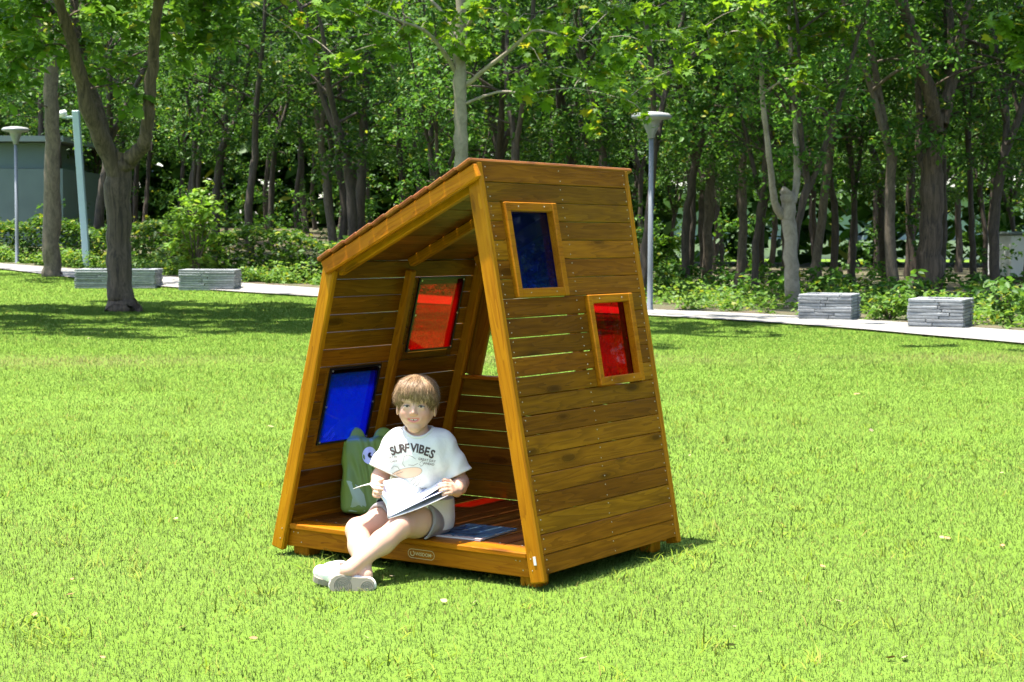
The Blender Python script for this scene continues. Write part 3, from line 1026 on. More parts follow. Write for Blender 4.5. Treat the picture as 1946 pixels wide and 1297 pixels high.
for _ in range(70):
    cr.append(((g3.x + rng.normal(0, 1.9), Y3 + rng.normal(0, 1.6), rng.uniform(4.7, 8.5)), rng.uniform(.4, .65)))
tree('maple_tree', 'slim maple with smooth pale trunk right behind the playhouse', limbs, cr, 62, .125, 'maple', 'bark_pale', 'maple', seed=9,
     colA=(.075, .18, .015), colB=(.165, .31, .03), sides=12, young=.06)

# ---- pollarded pale tree at the right
b = ground_at(1507, 588)
limbs = [pxl([(1508, 594, 40), (1507, 580, 32), (1505, 520, 27), (1500, 440, 27), (1497, 385, 28), (1497, 362, 24)], b.y),
         pxl([(1487, 410, 17), (1472, 385, 14), (1466, 330, 12), (1456, 250, 11), (1449, 180, 10), (1448, 60, 8), (1450, -80, 5)], b.y, -.6),
         pxl([(1506, 385, 16), (1514, 350, 13), (1514, 290, 12), (1510, 200, 11), (1503, 90, 9), (1498, -40, 7), (1500, -140, 4)], b.y, .6)]
cr = [(at(u, v, b.y + rng.uniform(-1.5, .6)), rng.uniform(.35, .55)) for u, v in ((1460, 60), (1420, 110), (1490, 30), (1540, 70), (1440, 20), (1500, 110), (1560, 20), (1390, 60), (1470, 140), (1530, 160), (1380, 10), (1600, 60))]
cr += [((b.x + rng.normal(0, 1.7), b.y + rng.normal(0, 1.4), rng.uniform(4.9, 8)), rng.uniform(.45, .7)) for _ in range(45)]
tree('pollarded_maple', 'pale knobbly pollarded trunk with two upright limbs by the right path edge', limbs, cr, 70, .125, 'maple', 'bark_pale', 'maple', seed=12,
     colA=(.075, .18, .015), colB=(.165, .31, .03), sides=12, young=.06)

# ---- big forked tree at the right
b = ground_at(1768, 574)
limbs = [pxl([(1768, 582, 66), (1768, 560, 54), (1768, 480, 47), (1770, 380, 44), (1774, 310, 40), (1782, 270, 36)], b.y),
         pxl([(1780, 250, 28), (1772, 200, 27), (1750, 120, 27), (1728, 50, 25), (1710, -10, 23), (1690, -130, 15)], b.y, -1),
         pxl([(1790, 235, 26), (1805, 170, 22), (1822, 90, 19), (1842, 10, 16), (1880, -110, 10)], b.y, .6),
         pxl([(1792, 240, 18), (1803, 150, 15), (1806, 40, 13), (1800, -60, 9)], b.y, 1.2),
         pxl([(1764, 330, 18), (1746, 290, 14), (1748, 220, 13), (1742, 140, 12), (1740, 60, 9)], b.y, 1.0)]
cr = [((b.x + rng.normal(0, 2.2), b.y + rng.normal(0, 1.8), rng.uniform(5.2, 9)), rng.uniform(.5, .8)) for _ in range(65)]
cr += [(at(u, v, b.y + rng.uniform(-1.5, .5)), rng.uniform(.35, .5)) for u, v in ((1680, 20), (1640, 60), (1900, 120), (1860, 40), (1930, 60), (1780, 10), (1720, 130))]
tree('great_forked_tree', 'tall thick forked tree behind the right hand stone planter', limbs, cr, 65, .14, barkm='bark_brown', seed=14, sides=14)

# ---- tree whose branches hang in at the top right corner and shade the lawn there
bx, by = 8.2, 18.6
limbs = [([(bx, by, -.05), (bx, by, 1.5), (bx - .1, by - .1, 3.2), (bx - .3, by - .2, 5), (bx - .2, by, 7.5)], [.24, .18, .16, .12, .04]),
         ([(bx - .1, by - .1, 3.2), (bx - 1.2, by - .5, 4.3), (bx - 2.6, by - .8, 4.9), (bx - 3.8, by - .9, 5.0)], [.09, .07, .05, .02])]
cr = [((bx - 1.9 + rng.normal(0, 1.1), by - .6 + rng.normal(0, .75), rng.uniform(4.6, 6.8)), rng.uniform(.4, .65)) for _ in range(60)]
cr += [(at(u, v, by - .5), .26) for u, v in ((1935, 60), (1915, 25), (1960, 100), (1990, 40))]
tree('overhanging_maple', 'maple leaves hanging into view at the top right corner', limbs, cr, 60, .13, 'maple', 'bark_brown', 'maple', seed=15,
     colA=(.075, .18, .015), colB=(.165, .31, .03), sides=10)

# ---- woodland trees: a few grown forms, then individuals
def grow(seed, h, forks, r0, lean=0.0, low=2.3, barkm='bark_dark', per=88):
    r0 *= .80
    rg = np.random.default_rng(seed)
    top = np.array([lean, rg.normal(0, .2), 0])
    hf = h * rg.uniform(.26, .42)
    main = [np.zeros(3) - [0, 0, .08], np.array([0, 0, .15]), top * .3 + [rg.normal(0, .06), rg.normal(0, .06), hf * .55], top * .55 + [0, 0, hf]]
    limbs = [(main, [r0 * 1.7, r0 * 1.15, r0, r0 * .95])]
    cr = []
    for k in range(forks):
        a = rg.uniform(0, 6.283) if k else rg.uniform(-.5, .5)
        sp = rg.uniform(.35, 1.1) if forks > 1 else .2
        d = np.array([math.cos(a) * sp, math.sin(a) * sp, 0])
        e0 = main[-1]
        hh = h * rg.uniform(.8, 1.05)
        pts = [e0 - [0, 0, .12], e0 + d * .45 + [0, 0, (hh - hf) * .25], e0 + d * .9 + [rg.normal(0, .15), rg.normal(0, .15), (hh - hf) * .6], e0 + d * 1.5 + [0, 0, hh - hf]]
        q = .78 if forks > 1 else .92
        limbs.append((pts, [r0 * q, r0 * q * .8, r0 * q * .5, r0 * .12]))
        for j in range(4):
            f = rg.uniform(.15, .8)
            i = int(f * 3); ff = f * 3 - i
            s = np.array(pts[i]) * (1 - ff) + np.array(pts[i + 1]) * ff
            a2 = rg.uniform(0, 6.283); l = rg.uniform(.8, 1.8)
            e = s + [math.cos(a2) * l, math.sin(a2) * l, rg.uniform(.1, .9)]
            limbs.append(([s, (s + e) / 2 + [0, 0, .12], e], [r0 * .35, r0 * .25, r0 * .09]))
            cr.append((e, rg.uniform(.45, .7)))
    n = 46
    for _ in range(n):
        z = low + (h + .6 - low) * rg.random() ** .8
        wv = 1.75 * math.sin(min(1, .25 + .75 * (z - low) / (h - low) * 1.6) * 1.57) * (1.0 if z < h * .75 else .75)
        a = rg.uniform(0, 6.283); r = math.sqrt(rg.random()) * wv
        cr.append(((top[0] * z / h + r * math.cos(a), top[1] + r * math.sin(a), z), rg.uniform(.38, .72)))
    cA = np.array([.032, .098, .014]) * rg.uniform(.85, 1.2); cB = np.array([.105, .220, .032]) * rg.uniform(.85, 1.2)
    return tree('woodland_tree', 'woodland tree', limbs, cr, per, .105, barkm=barkm, seed=seed, colA=cA, colB=cB, sides=9, origin=(0, 0, 0), young=.03)
forms = [grow(21, 8.2, 2, .12, .3), grow(22, 9.0, 1, .13, -.1, 2.9), grow(23, 7.6, 3, .11, .5, 2.2), grow(24, 8.8, 2, .10, -.5, 2.6), grow(25, 9.5, 1, .11, .2, 3.2),
         grow(26, 7.2, 3, .09, -.3, 1.9), grow(27, 8.4, 2, .13, .1, 2.5, 'bark_grey'), grow(28, 9.2, 1, .14, .15, 3.0, 'bark_grey'), grow(29, 8.0, 2, .115, .55, 2.8, 'bark_grey')]
used = [False] * len(forms)
def plant(f, x, y, rz, sc, label, group=None):
    z = float(gz(x, y))
    if not used[f]:
        used[f] = True
        o = forms[f]
        o.matrix_basis = Matrix.Translation((x, y, z)) @ Matrix.Rotation(rz, 4, 'Z') @ Matrix.Diagonal((sc[0], sc[0], sc[1], 1))
        tag(o, label, 'tree', group)
        return o
    return copy_tree(forms[f], (x, y, z), rz, sc, label, group)
placed = []
front = [(1343, 548, 7, 0.0, (1.0, 1.05), 'straight bare trunk just right of the tall lamp post'),
         (1405, 558, 6, 0.3, (.85, 1.0), 'slender grey tree left of the pale pollarded maple, forking high up'),
         (1545, 562, 8, 0.0, (.95, 1.05), 'leaning grey tree just right of the pale pollarded maple'),
         (1697, 574, 6, 2.9, (.95, 1.05), 'slim forked tree left of the great forked tree'),
         (1893, 574, 0, 0.2, (.95, 1.0), 'dark forked tree near the right edge beside the white cabin'),
         (1850, 560, 3, 1.2, (.8, 1.0), 'thin dark tree between the great forked tree and the right edge'),
         (690, 512, 1, 0.4, (1.2, 1.1), 'grey trunk above the low end of the playhouse roof'),
         (636, 506, 8, 3.4, (1.0, 1.05), 'slender trunk just left of the playhouse roof edge'),
         (181, 497, 2, 0.2, (1.25, 1.1), 'leaning trunk seen behind the blue grey pole'),
         (414, 492, 0, 0.4, (1.05, 1.0), 'forked tree rising behind the light green bush'),
         (1310, 548, 3, 2.2, (.8, 1.0), 'thin dark tree behind the lamp post pole'),
         (1620, 560, 5, 0.5, (.8, 1.0), 'thin many stemmed tree behind the left one of the right planters'),
         (1745, 560, 1, 1.5, (.8, 1.0), 'dark trunk directly left of the great forked tree')]
for u, v, f, rz, sc, lb in front:
    p_ = ground_at(u, v)
    plant(f, p_.x, p_.y, rz, sc, lb)
    placed.append((p_.x, p_.y))
rg = np.random.default_rng(77)
cnt = 0
tries = 0
while cnt < 108 and tries < 6000:
    tries += 1
    y = 29 + 37 * rg.random() ** .85
    x = rg.uniform(-1, 1) * (y * .32 + 2.5)
    ymin = float(y_far(x)) + (4.2 if x < -2 else 3.0)
    if y < ymin or (x < -9 and y < 50):
        continue
    if any((x - a) ** 2 + (y - b_) ** 2 < (1.75 if y < 45 else 2.1) ** 2 for a, b_ in placed):
        continue
    placed.append((x, y))
    plant(int(rg.integers(0, 6)), x, y, rg.uniform(0, 6.283), (rg.uniform(.8, 1.1), rg.uniform(.9, 1.15)),
          'one of the dark slender trees massed in the wood behind the path', 'woodland trees behind the path')
    cnt += 1

# trees on the other side of the lawn, mirrored in the dark panes
for k, (x_, y_) in enumerate(((11.0, 10.0), (13.5, 13.0), (10.5, 6.5), (15.5, 9.5), (17.5, 13.5), (14.0, 17.0), (19.5, 17.0), (17.5, 5.5), (21.5, 10.5), (12.5, 20.5), (24.0, 14.5), (16.5, 21.5), (18.0, 9.0), (20.5, 13.0), (23.0, 7.0), (15.0, 14.5))):
    plant(k % 6, x_, y_, k * 1.3, (1.6, 1.15), 'leafy tree across the lawn, mirrored in the dark window panes', 'trees across the lawn')
# ---- far wood closing the view
rg = np.random.default_rng(5)
n = 62000
x = rg.uniform(-34, 34, n); y = rg.uniform(66, 82, n); z = rg.random(n) ** .85 * 13.5
keep = ~((x > 6) & (z < 4.2) & (np.sin(x * 1.9) > -.6) & (rg.random(n) < .96))
P = np.stack([x, y, z], 1)[keep]
P = np.concatenate([P, np.stack([rg.uniform(25, 31, 7000), rg.uniform(0, 32, 7000), rg.random(7000) * 6.5], 1)])  # unseen leaf bank added at the right, hiding bright sky from the pane reflections
P[:, 2] += gz(P[:, 0], P[:, 1])
V, F, C = leaves(P, .80, 'leaf', (.022, .07, .010), (.085, .18, .026), rg)
tag(link('distant_wood', np_mesh('distant_wood', V, F, True, C), M['leaf']), 'mass of far foliage closing the view behind the trees, with an added unseen bank at the right', 'wood', kind='stuff')
# saplings and scrub between the trunks
cs, rs = [], []
for _ in range(560):
    y = rg.uniform(38, 66); x = rg.uniform(-1, 1) * (y * .32 + 2)
    if y < y_far(x) + 7 or (x > 3.5 and rg.random() < .72): continue
    cs.append((x, y, float(gz(x, y)) + rg.uniform(.2, 3.6) * (.55 if rg.random() < .4 else 1))); rs.append(rg.uniform(.35, .75))
for _ in range(230):
    x = rg.uniform(-2, 14); y = float(y_far(x)) + rg.uniform(3.5, 17)
    cs.append((x, y, float(gz(x, y)) + rg.uniform(.1, .55))); rs.append(rg.uniform(.3, .55))
P, _tw = clump_points(np.array(cs), rs, 52, rg, .8)
V, F, C = leaves(P, .125, 'leaf', (.03, .095, .012), (.11, .23, .03), rg)
tag(link('scrub', np_mesh('scrub', V, F, True, C), M['leaf']), 'leafy saplings and scrub filling the shade between the trunks', 'scrub', kind='stuff')

# ---- bushes, hedge, undergrowth
def bush(name, label, u, v, w, h, n, size, cA, cB, seed, Y=None):
    rg = np.random.default_rng(seed)
    g = ground_at(u, v)
    A = Acc()
    cs, rs = [], []
    for k in range(max(7, int(17 * h))):
        a = rg.uniform(0, 6.283); r = w * .5 * math.sqrt(rg.random()) * .75
        zz = h * rg.uniform(.12, .92)
        taper = 1 - .55 * max(0, zz / h - .35)
        c = np.array([r * math.cos(a) * taper, r * math.sin(a) * taper, zz])
        cs.append(c); rs.append(rg.uniform(.18, .34) * (.6 + .4 * w))
        if k % 2 == 0: A.tube(*smooth_line([np.array([rg.normal(0, .05), rg.normal(0, .05), -.03]), c * [.4, .4, .5], c], [.022, .015, .006], 3), 5)
    P, tw = clump_points(np.array(cs), rs, n, rg, .7)
    P = P[P[:, 2] > .02]
    V, F, C = leaves(P, size, 'leaf', cA, cB, rg, droop=.3, young=.05)
    root = empty(name, tuple(g)); tag(root, label, 'bush')
    link('stems', A.mesh('stems'), M['bark_grey'], root)
    link('foliage', np_mesh('foliage', V, F, True, C), M['leaf'], root)
    return root
bush('leafy_bush', 'tall light green bush behind the shorter left planter', 372, 527, 1.5, 2.0, 110, .12, (.15, .31, .03), (.30, .46, .06), 31)
bush('leafy_bush', 'light green bush just right of the tall lamp post', 1262, 549, .95, 1.35, 80, .12, (.08, .20, .02), (.18, .33, .04), 32)
bush('leafy_bush', 'small bush low beside the foot of the lamp post', 1265, 560, .55, .6, 60, .09, (.07, .17, .03), (.14, .27, .05), 33)
bush('leafy_bush', 'green shrub between the two right hand planters', 1690, 612, .65, .55, 70, .085, (.08, .19, .02), (.19, .33, .04), 34)
bush('leafy_bush', 'weedy shrub at the right edge past the planters', 1915, 622, .85, .55, 70, .09, (.07, .17, .03), (.17, .30, .05), 35)
bush('leafy_bush', 'greyish shrub at the foot of the tall light green bush', 318, 520, .9, .7, 60, .10, (.08, .15, .04), (.16, .27, .08), 36)
bush('leafy_bush', 'yellow green shrub under the trees left of the playhouse roof', 552, 508, .8, .6, 60, .09, (.13, .24, .02), (.26, .36, .04), 37)

def leaf_band(P, size, cA, cB, seed, droop=.25):
    rg = np.random.default_rng(seed)
    return leaves(P, size, 'leaf', cA, cB, rg, droop=droop, young=.08)
rg = np.random.default_rng(41)
# clipped hedge at the left
n = 15000
u_ = rg.random(n)
hx = -16.5 + u_ * 14.0
hy0 = 1.6 + y_far(hx)
dep = rg.random(n)
face = rg.random(n)
hh = .92 + .10 * np.sin(hx * 2.1) + .06 * np.sin(hx * 5.3) + .05 * rg.normal(0, 1, n)
zz = np.where(face < .6, rg.random(n) * hh, hh * (.93 + .07 * rg.random(n)))
yy = np.where(face < .6, hy0 + rg.random(n) ** 2 * .35 + .10 * np.sin(hx * 3.7 + zz * 4), hy0 + dep * 1.1)
P = np.stack([hx, yy, zz], 1); P[:, 2] += gz(P[:, 0], P[:, 1])
g0 = Vector((-9.5, float(y_far(-9.5)) + 2, float(gz(-9.5, y_far(-9.5) + 2))))
V, F, C = leaf_band(P - np.array(g0), .11, (.028, .075, .010), (.085, .165, .02), 42)
hedge = empty('hedge', g0)
tag(hedge, 'clipped green hedge along the path at the left', 'hedge')
link('foliage', np_mesh('hedge_foliage', V, F, True, C), M['leaf'], hedge)
A = Acc()
for k in range(26):
    x_ = -16.2 + k * .54
    y_ = float(y_far(x_)) + 2.1 + rg.normal(0, .1)
    b_ = np.array([x_, y_, float(gz(x_, y_)) - .03]) - np.array(g0)
    A.tube([b_, b_ + [rg.normal(0, .08), 0, .4], b_ + [rg.normal(0, .15), 0, .8]], [.02, .014, .006], 4)
tag(link('stems', A.mesh('hedge_stems'), M['bark_dark'], hedge), kind='stuff')
# weeds along the path edge and under the trees
n = 70000
x = rg.uniform(-13, 13, n)
t_ = rg.random(n) ** 1.5
y = y_far(x) + .25 + t_ * np.where(x < -2.5, 3.0, 13.0)
pn_ = np.sin(x * 2.3 + np.sin(y * 1.9)) + np.sin(y * 2.9 + 1.3 * np.sin(x * 3.1)) + .6 * np.sin((x - y) * 5.7)
k = pn_ > -.25 + 1.0 * (t_ < .05)
x, y, pn_ = x[k], y[k], pn_[k]
z = rg.random(len(x)) ** 1.6 * (.10 + .16 * np.clip(pn_ + .2, 0, 2)) + .04
P = np.stack([x, y, z + gz(x, y)], 1)
V, F, C = leaf_band(P, .085, (.07, .16, .025), (.19, .31, .05), 44)
tag(link('undergrowth', np_mesh('undergrowth', V, F, True, C), M['leaf']), 'low weeds and ground cover beside the path under the trees', 'undergrowth', kind='stuff')

# ================================================================== lamp posts, camera pole
M['lamp_grey'] = plain('lamp_paint', (.19, .20, .22), .4, .5, .2, noise=.08)
M['lamp_white'] = plain('lamp_opal', (.30, .30, .29), .35, .5)
M['pole_blue'] = plain('pole_paint', (.36, .46, .50), .45, .4, .1, noise=.07)
M['white_plastic'] = plain('white_plastic', (.75, .76, .76), .35, .5)
def lathe(prof, seg=24):
    V, F = [], []
    for r, z in prof:
        for k in range(seg):
            a = 2 * math.pi * k / seg
            V.append((r * math.cos(a), r * math.sin(a), z))
    for i in range(len(prof) - 1):
        for k in range(seg):
            F.append((i * seg + k, i * seg + (k + 1) % seg, (i + 1) * seg + (k + 1) % seg, (i + 1) * seg + k))
    return np_mesh('turned', V, np.array(F), True)
def lamp(u, vb, vt, label):
    g = ground_at(u, vb)
    H = (vb - vt) / FPX * g.y
    r = empty('street_lamp', g); tag(r, label, 'lamp post', 'disc topped lamp posts')
    link('pole', lathe([(.001, 0), (.068, 0), (.068, .03), (.048, .05), (.043, .6), (.038, H - .42), (.0, H - .42)], 20), M['lamp_grey'], r)
    hd = link('lamp_head', lathe([(.0, H - .43), (.062, H - .42), (.062, H - .36), (.075, H - .34), (.12, H - .24), (.14, H - .145), (.30, H - .115), (.325, H - .095), (.315, H - .078)], 32), M['lamp_grey'], r)
    link('opal_disc', lathe([(.316, H - .082), (.318, H - .066), (.27, H - .035), (.14, H - .012), (0, H)], 32), M['lamp_white'], hd)
lamp(1235, 593, 214, 'tall grey lamp post with disc head right of the playhouse')
lamp(33, 503, 242, 'grey lamp post with disc head at the far left edge')
p0_ = ground_at(166, 513)
p1_ = at(144, 211, p0_.y)
rt = empty('camera_pole', p0_); tag(rt, 'leaning square blue grey pole carrying a small white camera', 'pole')
d_ = Vector(p1_) - Vector(p0_)
mm = frame_m(d_ / 2, d_, Vector((0, -1, 0)))
mb = box_mesh(d_.length, .145, .145, .008).copy(); mb.materials.clear()
link('pole', mb, M['pole_blue'], rt, mm)
top = d_ * .965
mb = box_mesh(.26, .05, .05, .004).copy(); mb.materials.clear()
link('bracket', mb, M['pole_blue'], rt, frame_m(top + Vector((-.19, -.02, -.02)), Vector((1, 0, 0)), Vector((0, -1, 0))))
bm = bmesh.new()
r_ = bmesh.ops.create_cone(bm, cap_ends=True, segments=18, radius1=.07, radius2=.075, depth=.25)
bmesh.ops.bevel(bm, geom=[e for e in bm.edges if len(e.link_faces) == 2 and e.calc_face_angle(0) > 1], offset=.02, segments=2, affect='EDGES')
bmesh.ops.rotate(bm, cent=(0, 0, 0), matrix=Matrix.Rotation(math.radians(75), 3, 'Y'), verts=bm.verts)
cm = link('camera_housing', bm_mesh('camera_housing', bm, True), M['white_plastic'], rt, Matrix.Translation(top + Vector((-.33, -.04, .05))))
bm = bmesh.new()
bmesh.ops.create_uvsphere(bm, u_segments=14, v_segments=8, radius=.055)
link('lens', bm_mesh('lens', bm, True), M['black'], cm, Matrix.Translation((-.125, 0, -.05)))

# ================================================================== stacked slate planters
t = NT('slate')
tc = t.n('ShaderNodeTexCoord')
oi = t.n('ShaderNodeObjectInfo')
n1 = t.n('ShaderNodeTexNoise', Vector=tc.outputs['Object'], Scale=9.0, Detail=6.0, Roughness=.65)
c = t.ramp(n1.outputs[0], [(.3, (.14, .148, .154)), (.7, (.29, .30, .31))])
hv = t.n('ShaderNodeHueSaturation', Color=c)
rv = t.math('MULTIPLY_ADD', oi.outputs['Random'], .55); rv.node.inputs[2].default_value = .72
t.t.links.new(rv, hv.inputs['Value'])
p = t.n('ShaderNodeBsdfPrincipled', Roughness=.75)
t.set(p, 'Base Color', hv)
t.set(p, 'Normal', t.bump(n1.outputs[0], .6, .02))
M['slate'] = t.done(p)
def planter(u0, u1, vb, hpx, depth, rz, label):
    g = ground_at((u0 + u1) / 2, vb)
    w = (u1 - u0) / FPX * g.y
    H = hpx / FPX * g.y
    W = w / (abs(math.cos(rz)) + abs(math.sin(rz)) * depth / w * .98) if rz else w
    root = empty('stone_planter', (g.x, g.y + depth * .5, g.z), rz)
    tag(root, label, 'planter', 'stacked slate planters')
    nl = 9
    th = H / nl
    rg = np.random.default_rng(int(u0))
    for i in range(nl):
        z = th * (i + .5)
        for sy in (-1, 1):          # long sides
            cut = rg.uniform(-.3, .3) * W
            ov = rg.uniform(.0, .02)
            for a, b in ((-W / 2 - ov, cut - .004), (cut + .004, W / 2 + rg.uniform(0, .02))):
                piece('stone_slab', (a, sy * (depth / 2 - .08) + rg.normal(0, .004), z), (b, sy * (depth / 2 - .08) + rg.normal(0, .004), z), .16, th * rg.uniform(.84, .94), (0, 0, 1), M['slate'], root, bev=.006, twist=0)
        for sx in (-1, 1):          # ends
            piece('stone_slab', (sx * (W / 2 - .08) + rg.normal(0, .005), -depth / 2 + .162, z), (sx * (W / 2 - .08), depth / 2 - .162, z), .15, th * rg.uniform(.84, .94), (0, 0, 1), M['slate'], root, bev=.006)
    mb = box_mesh(W - .3, depth - .3, H * .9, 0).copy(); mb.materials.clear()
    link('soil', mb, M['soil'], root, Matrix.Translation((0, 0, H * .46)))
planter(1525, 1648, 612, 52, .85, math.radians(-20), 'pale stacked slate planter by the path, the left one of the right pair')
planter(1737, 1868, 627, 58, .85, math.radians(-24), 'pale stacked slate planter nearest the right edge')
planter(340, 444, 553, 40, .9, 0, 'dark slate planter standing free right of the forked tree')
planter(140, 293, 549, 37, .9, math.radians(2), 'long dark slate planter half hidden by the forked tree')

# ================================================================== buildings glimpsed through the trees
M['render_green'] = plain('green_grey_render', (.105, .145, .128), .7, .3, noise=.25, nscale=1.2)
M['white_wall'] = plain('white_wall', (.70, .71, .70), .6, .3, noise=.06, nscale=3)
M['glass_blue'] = plain('blue_glazing', (.33, .43, .50), .12, .6)
M['glass_dark'] = plain('dark_glazing', (.10, .13, .12), .3, .4)
M['roof_grey'] = plain('roof_grey', (.15, .185, .172), .6)
def solid(name, lo, hi, mat, parent, bev=0.0):
    w, d, h = (hi[i] - lo[i] for i in range(3))
    mb = box_mesh(w, d, h, bev).copy(); mb.materials.clear()
    return link(name, mb, mat, parent, Matrix.Translation([(lo[i] + hi[i]) / 2 for i in range(3)]))
bl = empty('utility_building', (-17.0, 50.0, float(gz(-17, 50))))
tag(bl, 'grey green flat roofed building behind the hedge at the far left', 'building')
solid('wall', (-5, 0, -.2), (4.15, 5, 2.25), M['render_green'], bl)
solid('upper_wall', (-5.05, .35, 2.27), (3.75, 5.2, 3.0), M['render_green'], bl)
rf_ = solid('roof', (-5.3, -.1, 3.02), (4.2, 5.5, 3.18), M['roof_grey'], bl)
for k in range(3):
    f_ = solid('window', (-4.6 + k * 1.65, .30, 2.40), (-3.2 + k * 1.65, .36, 2.92), M['roof_grey'], bl)
    mb = box_mesh(1.24, .03, .40, 0).copy(); mb.materials.clear()
    link('pane', mb, M['glass_dark'], f_, Matrix.Translation((0, -.035, 0)))
bl = empty('office_building', (20.0, 92.0, 0))
tag(bl, 'pale building with blue glazing glimpsed low between the right hand trunks', 'building')
solid('wall', (-15, 0, -.2), (14, 8, 1.0), M['white_wall'], bl)
solid('core', (-14.6, .5, 1.02), (13.6, 8, 3.4), M['glass_blue'], bl)
solid('roof', (-15.2, -.2, 3.42), (14.2, 8.4, 3.8), M['white_wall'], bl)
for k in range(18):
    solid('mullion', (-15 + k * 1.68, .3, 1.02), (-14.88 + k * 1.68, .48, 3.4), M['white_wall'], bl)
cb = empty('site_cabin', (13.55, 44.0, 0.0))
tag(cb, 'white cabin on a low base behind the trees at the right edge', 'cabin')
solid('base', (-.95, .1, 0), (3.5, 2.4, .18), M['bark_brown'], cb)
solid('wall', (-1.0, 0, .2), (3.6, 2.5, 1.25), M['white_wall'], cb, .02)
solid('roof', (-1.06, -.06, 1.26), (3.66, 2.56, 1.34), M['roof_grey'], cb, .02)
dr = solid('door', (-.6, -.03, .24), (.1, .0, 1.15), M['roof_grey'], cb)
bo = ground_at(1603, 560)
bx_ = empty('waste_bin', bo)
tag(bx_, 'small dark patterned bin standing behind the left one of the right planters', 'bin')
link('body', lathe([(0, 0), (.10, 0), (.11, .02), (.11, .34), (.10, .36), (0, .36)], 16), M['bark_dark'], bx_)
link('lid', lathe([(.0, .361), (.115, .365), (.115, .385), (.06, .41), (0, .412)], 16), M['slate'], bx_)

